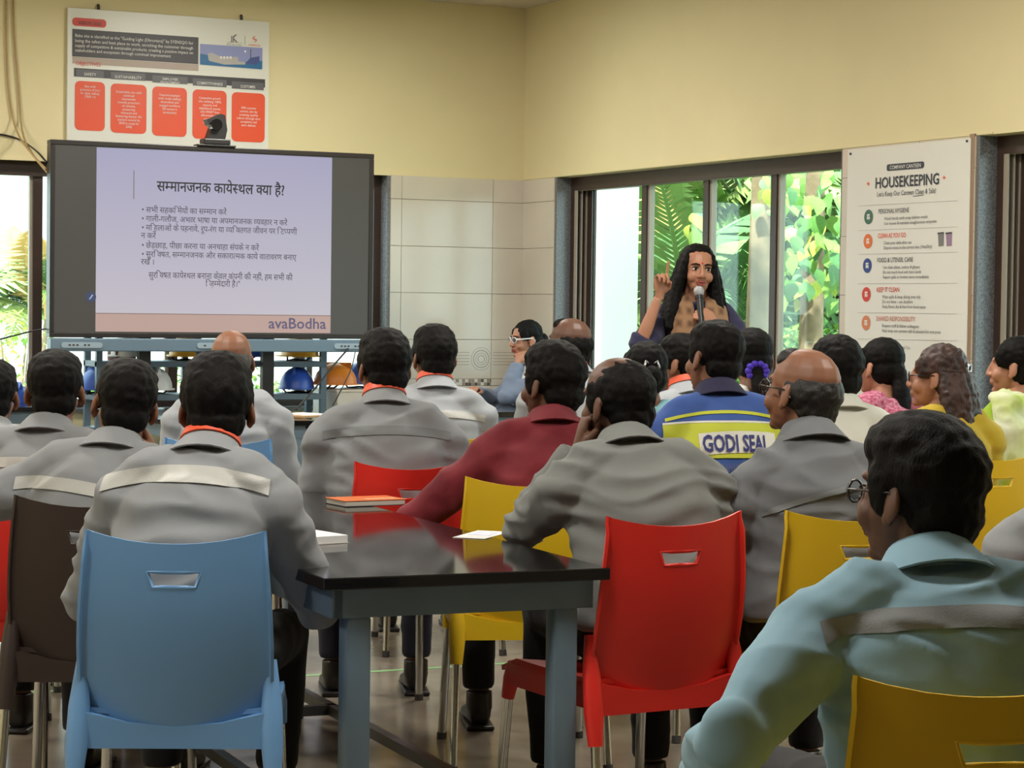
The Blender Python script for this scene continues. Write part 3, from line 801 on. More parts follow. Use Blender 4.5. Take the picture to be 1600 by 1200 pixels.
# ---------------------------------------------------------------- helmet rack under the screen
YR = 12.72
q0 = onY(145, 600, YR).x; q1 = onY(493, 600, YR).x
rack = tag(empty('steel_rack', (q0, YR, 0)), 'blue grey steel shelf rack with safety helmets under the screen', 'rack')
RW = q1 - q0
for u in (0, RW / 2 - .1, RW):
    for d in (-.12, .12): obj('post', B((u - .018, d - .018, 0), (u + .018, d + .018, 1.30)), M_steel, rack)
ZS = [1.33 - (y - 476) / 258 for y in (570, 612, 655)]
ZS = [.985, .79, .60, .3]
for z in ZS: obj('shelf', B((-.018, -.14, z - .035), (RW + .018, .14, z), .003), M_steel, rack)
def helmet(loc, rz, c, label, tilt=0):
    m = {'blue': mat('helmet_blue', (46, 84, 178), .35), 'yellow': mat('helmet_yellow', (232, 170, 30), .35), 'white': mat('helmet_white', (224, 224, 222), .35), 'orange': mat('helmet_orange', (226, 132, 40), .35)}[c]
    r = tag(empty('safety_helmet', loc, rz), label, 'helmet', 'safety helmets by the screen'); r.rotation_euler = (tilt, 0, rz)
    bm = bmesh.new(); ell(bm, (0, 0, .02), (.105, .135, .125), seg=18, rings=12)
    bmesh.ops.bisect_plane(bm, geom=bm.verts[:] + bm.edges[:] + bm.faces[:], plane_co=(0, 0, .02), plane_no=(0, 0, -1), clear_outer=True)
    bmesh.ops.solidify(bm, geom=bm.faces[:], thickness=.004); sh = obj('shell', bm, m, r, 50)
    bm = bmesh.new(); prism(bm, [(.118 * cos(2 * pi * k / 20), .148 * sin(2 * pi * k / 20) + (.035 if sin(2 * pi * k / 20) > .3 else 0)) for k in range(20)], .012, .02, 'Z'); obj('brim', bm, m, sh, 40)
    bm = bmesh.new(); prism(bm, [(-.012, .02), (.012, .02), (.012, .11), (0, .148), (-.012, .11)], -.1, .1); obj('ridge', bm, m, sh)
    obj('chin_strap', T([(-.09, 0, .015), (-.07, .03, -.012), (.0, .06, -.006), (.07, .03, -.012), (.09, 0, .015)], .006, 6), M_blk, r)
    return r
def hx(x): return onY(x, 590, YR).x
hs = [(463, 1, 'blue', 'blue safety helmet with white liner on the rack, right of the dark upright'), (467, 0, 'yellow', 'yellow safety helmet on the top rack shelf right of the dark upright'), (291, 0, 'yellow', 'yellow safety helmet on the top rack shelf behind the dark haired heads'),
      (155, 1, 'blue', 'blue safety helmet on the rack beside the left post'), (345, 1, 'orange', 'orange safety helmet on the middle rack shelf'), (240, 1, 'white', 'white safety helmet on the middle rack shelf left of the dark upright'), (385, 0, 'blue', 'blue safety helmet on the top rack shelf beside the bald man'), (200, 0, 'white', 'white safety helmet on the top rack shelf near the left post')]
for x, lv, c, lb in hs: helmet((hx(x), YR - .01, ZS[lv] + .001 + .012), random.uniform(-.6, .6), c, lb)
# a white ledge with two more helmets to the right of the rack
lx0 = onY(503, 620, YR + .1).x
lg = tag(empty('white_cabinet', (lx0, YR + .05, 0)), 'low white cabinet beside the rack, helmets on top', 'cabinet')
obj('cabinet_body', B((0, -.2, .02), (.62, .2, .80), .004), mat('cabinet_white', (226, 218, 206), .5), lg); obj('cabinet_top', B((-.01, -.21, .80), (.63, .21, .815), .003), mat('cabinet_cream', (232, 220, 204), .5), lg)
obj('door_gap', B((.308, -.203, .05), (.312, -.1995, .77)), M_grey, lg)
hp = onY(524, 590, YR - .05)
helmet((hp.x, YR - .05, .829), .9, 'orange', 'orange safety helmet with hanging strap on the white cabinet')
helmet((hp.x + .20, YR + .06, .829), -.5, 'blue', 'blue safety helmet on the white cabinet, behind the man with the red chair')
wl = onY(22, 585, YW + .08)
helmet((onY(27, 590, YW - .1).x, YW + .02, SILL_F + .038), .3, 'blue', 'blue safety helmet on the sill of the left window')
bxs = tag(empty('carton', (hx(190), YR, ZS[0] + .001)), 'dark red carton on the top shelf of the rack', 'box')
obj('carton_body', B((-.06, -.09, 0), (.06, .09, .10), .002), mat('carton_maroon', (112, 52, 48), .7), bxs); obj('carton_lid', B((-.062, -.092, .10), (.062, .092, .115), .002), mat('carton_maroon_lid', (96, 44, 42), .7), bxs)
# green line taped on the floor
ga = onZ(440, 1058, 0); gb = onZ(720, 1041, 0); gd = (gb - ga).normalized()
gn = Vector((-gd.y, gd.x, 0)) * .018
bm = bmesh.new(); A0 = ga - gd * 1.2; B0 = gb + gd * 2
vs_ = [bm.verts.new(v) for v in (A0 - gn + Vector((0, 0, .0008)), B0 - gn + Vector((0, 0, .0008)), B0 + gn + Vector((0, 0, .0008)), A0 + gn + Vector((0, 0, .0008)))]; bm.faces.new(vs_)
tag(obj('floor_line', bm, mat('tape_green', (132, 176, 122), .6)), 'thin pale green line marked across the floor', 'floor line')
# ---------------------------------------------------------------- people
SKIN = {'mid': mat('skin_mid', (138, 92, 68), .5, noise_amt=.12, noise_scale=14), 'dark': mat('skin_dark', (98, 64, 48), .5, noise_amt=.12, noise_scale=14),
        'light': mat('skin_light', (178, 124, 98), .5, noise_amt=.08, noise_scale=14)}
HAIRM = {'black': mat('hair_black', (11, 8, 8), .65, bump=.3, bump_scale=260, stretch=(1, 1, .3), spec=.16), 'grey': mat('hair_grey', (70, 64, 60), .55, noise_amt=.6, noise_scale=60, c2=(26, 22, 22), bump=.35, bump_scale=260, stretch=(1, 1, .25)),
         'brown': mat('hair_brown', (40, 24, 21), .5, noise_amt=.4, noise_scale=30, c2=(74, 46, 40), bump=.35, bump_scale=220, stretch=(1, 1, .2)), 'salt': mat('hair_salt', (30, 26, 25), .55, noise_amt=.7, noise_scale=80, c2=(13, 10, 10), bump=.35, bump_scale=260, stretch=(1, 1, .25))}
def cloth(name, c, c2=None, bump=.06, scale=700, na=.08):
    return mat(name, c, .85, noise_amt=na, noise_scale=7, c2=c2, bump=bump, bump_scale=scale, sheen=.1, spec=.2, crease=.55, crease_scale=4.5)
SH = {'grey': cloth('shirt_grey', (140, 143, 147)), 'grey_warm': cloth('shirt_warm_grey', (120, 122, 120)), 'grey_light': cloth('shirt_light_grey', (164, 168, 174)), 'grey_dark': cloth('shirt_dark_grey', (112, 114, 118)),  # grey_light also carries the bluish window light on shirts farther back
      'blue_light': cloth('shirt_light_blue', (132, 166, 184)), 'maroon': cloth('shirt_maroon', (102, 28, 38), (128, 48, 56), na=.5), 'jersey': cloth('jersey_blue', (70, 98, 168), scale=400), 'white': cloth('shirt_white', (216, 216, 206)),
      'aqua': cloth('kurta_aqua', (136, 190, 204)), 'navy': cloth('kurta_navy', (52, 50, 78)), 'pink': mat('kurta_pink', (166, 58, 90), .85, noise_amt=.5, noise_scale=75, c2=(206, 146, 168), crease=.5, spec=.2), 'mustard': cloth('kurta_mustard', (196, 168, 52)), 'lime': cloth('kurta_lime', (150, 180, 50)), 'kurta_grey': cloth('kurta_greyblue', (120, 130, 152))}
STRIPE = mat('reflective_tape', (176, 176, 172), .45, bump=.15, bump_scale=300)
STRIPE_D = mat('reflective_tape_dull', (116, 120, 122), .75, bump=.15, bump_scale=300)
M_trous = cloth('trousers_black', (30, 29, 31)); M_trn = cloth('trousers_navy', (34, 35, 46))
M_shoe = mat('shoe_black', (30, 26, 25), .4)
M_lany = mat('lanyard_orange', (224, 84, 48), .5)
M_eyew = mat('eye_white', (226, 220, 212), .25); M_iris = mat('eye_iris', (28, 18, 14), .15)
M_lip = mat('lips', (150, 66, 62), .4)
M_spec = mat('glasses_dark', (40, 34, 34), .25); M_specw = mat('glasses_white', (232, 232, 236), .25); M_lens = glass('lens_glass', (230, 236, 240), .12)

def rot3(yaw=0, pitch=0, roll=0):
    return Matrix.Rotation(radians(yaw), 3, 'Z') @ Matrix.Rotation(radians(-pitch), 3, 'X') @ Matrix.Rotation(radians(roll), 3, 'Y')
def append(bm, me, M=None):
    n = len(bm.verts); bm.from_mesh(me)
    bm.verts.ensure_lookup_table()
    if M is not None:
        for v in bm.verts[n:]: v.co = M @ v.co
HEADS = {}
def head_mesh(female, fine):
    k = (female, fine)
    if k in HEADS: return HEADS[k]
    b = bmesh.new(); j = .92 if female else 1
    ell(b, (0, -.012, .035), (.076, .097, .082)); ell(b, (0, .030, -.02), (.064 * j, .064, .086)); ell(b, (0, .040, -.068), (.050 * j, .046, .040))
    ell(b, (0, .076, -.094), (.020, .018, .016)); ell(b, (0, .100, -.026), (.0145, .020, .015)); tube(b, [(0, .088, .022), (0, .098, .0), (0, .108, -.024)], [.008, .0095, .011], 8)
    ell(b, (0, .074, .030), (.048, .018, .012))
    for s in (-1, 1):
        ell(b, (s * .036, .062, -.032), (.027, .026, .028)); ell(b, (s * .014, .098, -.031), (.009, .010, .008))
        ell(b, (s * .079, -.008, -.006), (.008, .021, .033), rot3(0, 0, s * -10) @ Matrix.Rotation(s * .35, 3, 'Z')); ell(b, (s * .076, .002, -.032), (.009, .011, .014))
    ell(b, (0, .092, -.056), (.024, .011, .007)); ell(b, (0, .089, -.066), (.020, .011, .007))
    tube(b, [(0, -.028, -.02), (0, -.030, -.08), (0, -.040, -.165)], [(.052 * j, .054 * j), (.053 * j, .055 * j), (.062 * j, .060 * j)], 14)
    HEADS[k] = remesh(b, .0042 if fine else .0055, 3)
    return HEADS[k]
HANDS = {}
def hand_mesh(side, curl, point=False):
    k = (side, curl, point)
    if k in HANDS: return HANDS[k]
    b = bmesh.new()
    tube(b, [(0, -.03, 0), (0, .0, 0), (0, .03, 0), (0, .06, 0), (0, .088, -.002)], [(.024, .019), (.026, .018), (.036, .017), (.041, .016), (.039, .013)], 12)
    for i, (x, ln) in enumerate(((-.030, .92), (-.010, 1.05), (.011, 1.0), (.030, .78))):
        c = curl
        if point and i == 0: c = .05
        p = Vector((x, .083, -.001)); a = radians(12 * c); pts = [p - Vector((0, .02, 0)), p.copy()]; rs = [.0095, .0095]
        for seg, ang_, r in ((.043 * ln, 55, .0088), (.027 * ln, 70, .0080), (.021 * ln, 45, .0068)):
            a += radians(ang_ * c); p = p + Vector((0, cos(a), -sin(a))) * seg; pts.append(p.copy()); rs.append(r)
        tube(b, pts, rs, 8); ell(b, pts[-1], .0066, seg=8, rings=6)
    th = [(-.022, .012, -.004), (-.044, .038, -.014), (-.050, .066, -.022 - .012 * curl), (-.046 + .022 * curl, .088, -.028 - .012 * curl)]
    if point: th = [(-.022, .012, -.004), (-.044, .034, -.012), (-.040, .060, -.03), (-.016, .074, -.04)]
    tube(b, th, [.014, .0125, .0105, .0085], 8); ell(b, th[-1], .008, seg=8, rings=6)
    me = remesh(b, .0042, 2)
    if side == 'L':
        for v in me.vertices: v.co.x *= -1
        me.flip_normals()
    HANDS[k] = me
    return me
def ik(S, H, l1, l2, hint):
    d = H - S; L = d.length
    if L > (l1 + l2) * .985: H = S + d * ((l1 + l2) * .985 / L); d = H - S; L = d.length
    a = (l1 * l1 - l2 * l2 + L * L) / (2 * L); h = sqrt(max(l1 * l1 - a * a, 1e-6)); u = d / L
    hv = Vector(hint); hv = (hv - u * hv.dot(u)).normalized()
    return S + u * a + hv * h, H
def skeleton(sp, k):
    wd = sp.get('w', 1.0); st = sp.get('stand'); S = {}
    hz = .88 * sp.get('leg', .93) if st else .545
    base = Vector((0, 0, hz)); lean = radians(sp.get('lean', 12)); side = radians(sp.get('side', 0)); p = base.copy(); pts = [p.copy()]; n = 10; Tl = .50 * k
    dirs = []
    for i in range(n):
        a = lean * (.45 + 1.1 * i / n) ; sd = side * (.5 + i / n)
        d = Vector((sin(sd), sin(a) * cos(sd), cos(a) * cos(sd))).normalized(); dirs.append(d); p = p + d * Tl / n; pts.append(p.copy())
    S['spine'] = pts; S['dirs'] = dirs + [dirs[-1]]
    at = lambda t: pts[int(t * n)].lerp(pts[min(n, int(t * n) + 1)], t * n - int(t * n))
    tw = Matrix.Rotation(radians(sp.get('twist', 0)), 3, 'Z'); S['tw'] = tw
    N = pts[-1]; S['neck'] = N; ud = (dirs[-1] * .6 + Vector((0, 0, 1)) * .4 + Vector((0, .16, 0))).normalized()
    hs = sp.get('hs', 1.0); S['hs'] = hs
    HR = rot3(sp.get('hyaw', 0), sp.get('hpitch', 0), sp.get('hroll', 0)); S['HR'] = HR
    S['head'] = N + ud * .150 * hs + Vector((0, .012, 0)); S['top'] = S['head'] + HR @ Vector((0, -.012, (.117 + {'full': .022, 'short': .012, 'thin': .002, 'long': .018}.get(sp.get('hair'), .006 if sp.get('fem') else 0)) * hs))
    hw = .178 * wd
    for s, nm in ((-1, 'L'), (1, 'R')):
        sh = at(.80) + tw @ Vector((s * hw, -.005, -.01 + sp.get('shrug', 0))); S['sh' + nm] = sh
        arm = sp.get('arm' + nm, ('lap',)); al = sp.get('al', 1.0)
        if arm[0] == 'lap': H = Vector((s * .12, .34, .66)); hint = (s * .38, -.5, -.7)
        elif arm[0] == 'table': H = Vector((s * .06, .42, .80)); hint = (s * .8, -.15, -.5)
        elif arm[0] == 'chin': H = S['head'] + Vector((s * .06, .07, -.14)); hint = (s * .3, .55, -.9)
        else: H = Vector(arm[1]); hint = arm[2]
        E_, H = ik(sh, H, .285 * al, .255 * al, hint); S['el' + nm] = E_; S['ha' + nm] = H
        S['hp' + nm] = arm[3] if len(arm) > 3 else {}
        hip = base + Vector((s * .092, .02, -.015 if not st else -.02))
        if st: kn = Vector((s * .095, .02, hz * .53)); an = Vector((s * .10, -.01, .085)); 
        else:
            lg = sp.get('leg' + nm, (s * .15, .45, s * .14, .42)); kn = Vector((lg[0], lg[1], .525)); an = Vector((lg[2], lg[3], .09))
        S['hip' + nm] = hip; S['kn' + nm] = kn; S['an' + nm] = an
    S['at'] = at
    return S
TORSO = [(0, .165, .120), (.12, .168, .122), (.3, .158, .116), (.5, .162, .118), (.66, .172, .120), (.78, .156, .110), (.88, .118, .090), (1.0, .074, .068)]
def torso(b, S, e, wd, belly=0, female=False, t0=0.0):
    rings = []
    for t, rx, ry in TORSO:
        if t < t0: continue
        q = S['at'](min(t, .999)); d = S['dirs'][min(9, int(t * 10))]
        f = wd * ((.90 if t > .3 else .98) if female else 1)
        x = S['tw'] @ Vector((1, 0, 0)) if t > .4 else Vector((1, 0, 0)); x = (x - d * x.dot(d)).normalized(); y = d.cross(x)
        bl = belly * max(0, 1 - abs(t - .25) / .4)
        rings.append([b.verts.new(q + x * cos(a) * (rx * f + e) + y * (sin(a) * (ry * (.5 + .5 * wd) + e + bl * (sin(a) > 0)) + bl * .3)) for a in [2 * pi * i / 20 for i in range(20)]])
    for A, C in zip(rings, rings[1:]):
        for i in range(20): b.faces.new((A[i], A[(i + 1) % 20], C[(i + 1) % 20], C[i]))
    b.faces.new(rings[0][::-1]); b.faces.new(rings[-1])
    for nm in 'LR':
        sh = S['sh' + nm]; nk = S['neck'] + (sh - S['neck']) * .18 + Vector((0, -.012, .012))
        tube(b, [nk, nk.lerp(sh, .5) + Vector((0, -.008, .020)), sh + Vector((0, 0, .006))], [.045 + e, .056 + e, .054 + e], 12)
        ell(b, sh, (.058 + e, .060 + e, .058 + e))
def arms(b, S, e, upto=1.0, thick=1.0, which='LR'):
    for nm in which:
        sh, el, ha = S['sh' + nm], S['el' + nm], S['ha' + nm]
        pts = [sh, sh.lerp(el, .35), sh.lerp(el, .75), el, el.lerp(ha, .3), el.lerp(ha, .7), ha]; rs = [.055, .050, .043, .040, .041, .033, .026]
        L = (el - sh).length + (ha - el).length; acc = 0; P_ = [pts[0]]; R_ = [(rs[0] * thick + e)]
        for a, c, r0, r1 in zip(pts, pts[1:], rs, rs[1:]):
            sl = (c - a).length
            if acc + sl <= L * upto + 1e-6: P_.append(c); R_.append(r1 * thick + e); acc += sl
            else:
                f = (L * upto - acc) / sl
                if f > .02: P_.append(a.lerp(c, f)); R_.append((r0 + (r1 - r0) * f) * thick + e)
                break
        tube(b, P_, R_, 12)
        if upto > .55: ell(b, el, (.041 * thick + e,) * 3)
def legs(b, S, e, st, lo=0.0, which='LR', thick=1.0):
    for nm in which:
        h, kn, an = S['hip' + nm], S['kn' + nm], S['an' + nm]; c = kn.lerp(an, 1 - lo)
        tube(b, [h, h.lerp(kn, .4), h.lerp(kn, .8), kn], [(.085 + e) * thick, (.080 + e) * thick, (.064 + e), .058 + e], 14); ell(b, kn, (.058 + e,) * 3)
        tube(b, [kn, kn.lerp(c, .35), kn.lerp(c, .8), c], [.056 + e, .056 + e, .043 + e * 1.4, .040 + e * 1.7], 12)
    ell(b, S['spine'][0] + Vector((0, .0, .0 if st else .012)), (.165 + e, .12 + e, .085 + e))
def hair_mesh(kind, seed=0):
    b = bmesh.new(); vox = .005; det = .0035
    if kind == 'short':
        ell(b, (0, -.020, .040), (.083, .099, .085)); ell(b, (0, -.002, .072), (.079, .094, .058)); ell(b, (0, -.050, -.026), (.066, .055, .056)); 
        for s in (-1, 1): ell(b, (s * .070, .018, .022), (.012, .026, .045))
    elif kind == 'full':
        ell(b, (0, -.022, .040), (.088, .104, .088)); ell(b, (0, -.004, .078), (.083, .098, .062)); ell(b, (0, -.054, -.026), (.070, .059, .060))
        for s in (-1, 1): ell(b, (s * .072, .016, .018), (.014, .028, .05))
    elif kind == 'thin':
        ell(b, (0, -.026, .030), (.082, .095, .083)); ell(b, (0, -.052, -.030), (.066, .056, .058)); det = .004
        for s in (-1, 1): ell(b, (s * .070, .016, .018), (.011, .026, .042))
    elif kind == 'bald':
        ell(b, (0, -.040, -.005), (.081, .080, .062)); ell(b, (0, -.052, -.035), (.066, .056, .056)); det = .003
        for s in (-1, 1): ell(b, (s * .067, -.002, .0), (.012, .026, .034))
    elif kind == 'crown':              # bald on the crown only
        ell(b, (0, -.030, .006), (.083, .090, .066)); ell(b, (0, -.052, -.035), (.066, .056, .058)); ell(b, (0, .040, .082), (.055, .036, .030)); det = .004
        for s in (-1, 1): ell(b, (s * .067, -.014, .004), (.012, .026, .036))
    else:                              # women: smooth cap drawn back
        ell(b, (0, -.030 if kind == 'long' else -.019, .045), (.086, .098, .086)); ell(b, (0, -.045, -.01), (.078, .072, .075)); det = .0025
        for s in (-1, 1): ell(b, (s * .066, .018 if kind == 'long' else .032, .040), (.016, .040, .045))
        if kind == 'bun': ell(b, (0, -.120, -.005), (.042, .036, .042)); det = .003
        if kind == 'pony':
            ell(b, (0, -.105, -.03), (.036, .032, .045)); tube(b, [(0, -.105, -.03), (-.005, -.122, -.09), (-.010, -.132, -.18), (-.012, -.136, -.28), (-.012, -.13, -.36)], [(.030, .026), (.042, .032), (.046, .034), (.036, .028), (.012, .012)], 12)
        if kind == 'lowpony':
            ell(b, (0, -.10, -.055), (.034, .030, .035)); tube(b, [(0, -.100, -.05), (.01, -.125, -.11), (.02, -.130, -.2), (.03, -.125, -.31), (.035, -.12, -.40)], [(.026, .024), (.040, .030), (.044, .032), (.036, .028), (.01, .01)], 12)
        if kind == 'wavy':
            for i in range(9):
                a = radians(-75 + i * 150 / 8); x = sin(a) * .078; y = -.02 - cos(a) * .085
                tube(b, [(x * .9, y, .02), (x * 1.12, y - .018, -.06), (x * 1.2, y - .030 + .012 * (i % 2), -.15), (x * 1.22, y - .025, -.24), (x * 1.15, y - .02, -.34 + .02 * (i % 3)), (x * 1.1, y - .01, -.40 + .03 * (i % 3))], [.026, .034, .036, .034, .028, .008], 8)
            det = .006
        if kind == 'long':
            for i in range(14):
                a = radians(-118 + i * 236 / 13); x = sin(a) * .080; y = -.015 - cos(a) * .082; o = 1 + .10 * (i % 2)
                f = max(0, -cos(a)) 
                tube(b, [(x * .92, y, .045), (x * 1.10 * o, y + .0, -.04), (x * 1.32 * o, y - .005, -.12), (x * 1.6 * o, y + .012 + .03 * f, -.21), (x * 1.72 * o, y + .03 + .05 * f, -.30 + .02 * (i % 3)), (x * 1.74, y + .03 + .05 * f, -.37 + .03 * (i % 3))], [.024, .028, .032, .030, .024, .006], 8)
            ell(b, (0, -.018, .086), (.074, .078, .044)); ell(b, (0, -.032, .045), (.09, .098, .088)); det = .004
    me = remesh(b, vox, 2, detail=det, seed=seed)
    return me
def person(sp):
    """sp: pixel of the head top, scale there, facing (degrees left of the front wall's normal) and looks"""
    tgt = P(sp['px'], sp['py'], sp['s'])
    f = lambda k: skeleton(sp, k)['top'].z
    z0, z1 = f(.8), f(1.0); k = .8 + (tgt.z - z0) / (z1 - z0) * .2
    k = max(.66, min(1.25, k)); S = skeleton(sp, k); S['k'] = k
    rz = radians(sp['face']); R = Matrix.Rotation(rz, 3, 'Z'); off = R @ S['top']
    loc = Vector((tgt.x - off.x, tgt.y - off.y, 0))
    fem = sp.get('fem', False); st = sp.get('stand', False); wd = sp.get('w', 1.0); fine = sp['s'] > 800 or sp.get('fine')
    skin = SKIN[sp.get('skin', 'mid')]
    # one continuous body, head and hands welded on in the same mesh
    b = bmesh.new(); torso(b, S, -.012, wd * .97, 0, fem); arms(b, S, -.006, .97); legs(b, S, -.014, st)
    for nm in 'LR':
        an = S['an' + nm]; tube(b, [an + Vector((0, -.02, -.02)), an + Vector((0, .04, -.045)), an + Vector((0, .13, -.062))], [(.032, .035), (.038, .028), (.034, .016)], 10)
        tube(b, [an + Vector((0, 0, .06)), an + Vector((0, -.005, -.03))], [.034, .036], 10)
    nk = S['neck']; tube(b, [S['at'](.93), nk, nk.lerp(S['head'], .45)], [.058, .056, .052], 12)
    bodym = remesh(b, .013, 3)
    bm = bmesh.new(); bm.from_mesh(bodym); bpy.data.meshes.remove(bodym)
    HM = Matrix.Translation(S['head']) @ (S['HR'].to_4x4() @ Matrix.Scale(S['hs'], 4)); append(bm, head_mesh(fem, bool(fine)), HM)
    for nm in 'LR':
        hp = S['hp' + nm]; d = Vector(hp.get('dir', (S['ha' + nm] - S['el' + nm]))).normalized(); up = Vector(hp.get('up', (0, 0, 1)))
        x = d.cross(up).normalized(); u = x.cross(d); MM = Matrix((x, d, u)).transposed().to_4x4()
        append(bm, hand_mesh(nm, hp.get('curl', .55), hp.get('point', False)), Matrix.Translation(S['ha' + nm]) @ MM @ Matrix.Scale(.92 if fem else 1, 4))
    me = bpy.data.meshes.new('person'); bm.to_mesh(me); bm.free(); smooth_mesh(me)
    o = obj('person', me, skin); o.location = loc; o.rotation_euler = (0, 0, rz)
    tag(o, sp['label'], 'person', sp.get('group'))
    ch = lambda n, m_, mt, par=o, sm=None: obj(n, m_, mt, par, sm)
    # clothes
    b = bmesh.new(); e = sp.get('e', .012); torso(b, S, e, wd, sp.get('belly', 0), fem, 0 if not st else 0)
    arms(b, S, e * .9, {'long': .97, 'elbow': .60, 'short': .40, 'roll': .78}[sp.get('sleeve', 'long')], 1.02)
    if st or sp.get('tunic'):
        if st: tube(b, [S['spine'][2], S['spine'][0], S['spine'][0] - Vector((0, 0, .25)), S['spine'][0] - Vector((0, 0, .45))], [(.165, .12), (.18, .13), (.20, .15), (.215, .165)], 18, hint=Vector((0, 1, 0)))
        else: ell(b, S['spine'][0] + Vector((0, .06, .02)), (.185, .19, .10))
    if sp.get('collar', True): tube(b, [S['at'](.92), nk, nk + (S['head'] - nk).normalized() * .05], [.062 + e, .056 + e, .050 + e], 14)
    shirt_me = remesh(b, .0085 if sp['s'] > 560 else .011, 4, fold=sp.get('fold', .011) * 1.5, fold_scale=sp.get('fs', (5, 5, 17)), seed=sp['px'] % 17)
    shirt = ch(sp.get('shirt_name', 'shirt'), shirt_me, SH[sp['shirt']])
    b = bmesh.new(); legs(b, S, .006, st, .08 if not sp.get('hem') else sp['hem'], thick=1.0)
    ch('trousers', remesh(b, .013, 3, fold=.008, fold_scale=(9, 9, 9), seed=3), sp.get('tm', M_trous))
    for nm in 'LR':
        an = S['an' + nm]; b = bmesh.new()
        tube(b, [an + Vector((0, -.045, -.048)), an + Vector((0, -.01, -.045)), an + Vector((0, .06, -.052)), an + Vector((0, .14, -.060)), an + Vector((0, .195, -.066))], [(.030, .034), (.040, .042), (.046, .034), (.047, .026), (.026, .018)], 12, hint=Vector((0, 0, 1)))
        if not sp.get('sandal'): tube(b, [an + Vector((0, -.01, -.03)), an + Vector((0, -.008, .03))], [.043, .042], 12)
        sm = ch('shoe', remesh(b, .009, 2), M_shoe)
        ch('sole', B(an + Vector((-.044, -.075, -.0895)), an + Vector((.044, .20, -.074)), .006), M_blk, sm)
    # shirt collar, lanyard
    nd = (S['head'] - nk).normalized(); xx = Vector((1, 0, 0)); yy = nd.cross(xx) * -1
    yy = (Vector((0, 1, 0)) - nd * nd.y).normalized()
    def ring(r0, h0, r1, h1, fwd=1.0, n=24, a0=0, a1=360, drop=.03):
        bb = bmesh.new(); A = []
        for i in range(n + 1):
            a = radians(a0 + (a1 - a0) * i / n); c_, s_ = cos(a), sin(a); dz = -drop * max(0, s_)
            A.append((bb.verts.new(nk + xx * c_ * r0 + yy * s_ * r0 * fwd + nd * (h0 + dz)), bb.verts.new(nk + xx * c_ * r1 + yy * s_ * r1 * fwd + nd * (h1 + dz))))
        for p_, q_ in zip(A, A[1:]): bb.faces.new((p_[0], q_[0], q_[1], p_[1]))
        bmesh.ops.recalc_face_normals(bb, faces=bb.faces[:]); bmesh.ops.solidify(bb, geom=bb.faces[:], thickness=.004)
        return bb
    cz = sp.get('cz', .0)
    if sp.get('collar', True):
        cm = SH[sp.get('collar_mat', sp['shirt'])]
        cb_ = ch('collar', ring(.067, .062 + cz, .106, .002 + cz, 1.02, drop=.05), cm, shirt, 60)
        ch('collar_stand', ring(.064, .066 + cz, .070, .01 + cz, 1.02, drop=.05), cm, cb_, 60)
    if sp.get('lanyard'): ch('lanyard', ring(.0665, .088 + cz, .0735, .060 + cz, 1.04, drop=.06), M_lany, o, 60)
    # prints and tape on the back, laid onto the shirt by looking at it from behind
    bvh = BVHTree.FromPolygons([v.co for v in shirt_me.vertices], [tuple(p.vertices) for p in shirt_me.polygons])
    tw = S['tw']
    def back(x, z, d=.003, arc=0):
        o_ = tw @ Vector((x, -1.2, 0)) + Vector((0, 0, z)); hit = bvh.ray_cast(o_, tw @ Vector((0, 1, 0)))
        return None if hit[0] is None else hit[0] - tw @ Vector((0, d, 0))
    S['back'] = back
    def band(name, z0_, z1_, x0_, x1_, mt, bow=0.0, slope=0.0, d=.0045, n=80):
        bb = bmesh.new(); rows_ = []
        for i in range(n + 1):
            x = x0_ + (x1_ - x0_) * i / n; dz = bow * (1 - (2 * i / n - 1) ** 2) + slope * x
            col_ = [back(x, z0_ + (z1_ - z0_) * j / 6 + dz, d) for j in range(7)]
            rows_.append(None if any(c is None for c in col_) else [bb.verts.new(c) for c in col_])
        for p_, q_ in zip(rows_, rows_[1:]):
            if p_ and q_:
                for j in range(6): bb.faces.new((p_[j], q_[j], q_[j + 1], p_[j + 1]))
        if not bb.faces: bb.free(); return None
        return ch(name, bb, mt, shirt, 60)
    if sp.get('stripe'):
        zt = S['at'](sp.get('stripe_t', .80)).z; hw = sp.get('stripe_w', .185) * wd
        band('reflective_stripe', zt, zt + sp.get('stripe_h', .028), -hw, hw, sp['stripe'], sp.get('bow', .022), sp.get('slope', 0))
    if sp.get('print'): sp['print'](S, back, band, ch, shirt)
    # hair
    if sp.get('hair'):
        hm = HAIRM[sp.get('hairc', 'black')]; h = ch('hair', hair_mesh(sp['hair'], sp['px'] % 13), hm)
        h.matrix_local = HM
        for nme, mk, mt in sp.get('hair_extra', []): 
            q = ch(nme, mk(), mt, h, 60)
    def onhead(n, m_, mt, par=o, sm=60):
        q = ch(n, m_, mt, par, sm); q.matrix_local = HM; return q
    g = sp.get('glasses')
    if g:
        mt = M_specw if g == 'white' else M_spec; root_ = None
        fr_ = bmesh.new()
        for s in (-1, 1):
            tube(fr_, [(s * .034 + .024 * cos(a), .106 - .012 * abs(s * .034 + .024 * cos(a)) / .06, .004 + .018 * sin(a)) for a in [2 * pi * i / 18 for i in range(18)]], .0022 if g != 'white' else .003, 6, closed=True)
            tube(fr_, [(s * .058, .094, .008), (s * .078, .06, .010), (s * .083, -.005, .010), (s * .081, -.028, -.008)], .0022 if g != 'white' else .0045, 6)
        tube(fr_, [(-.010, .108, .008), (0, .111, .011), (.010, .108, .008)], .002, 6)
        gl_ = onhead('glasses', fr_, mt)
        for s in (-1, 1):
            lb = bmesh.new(); prism(lb, [(s * .034 + .023 * cos(2 * pi * i / 16), .004 + .017 * sin(2 * pi * i / 16)) for i in range(16)], .1005, .1015); ch('lens', lb, M_lens, gl_)
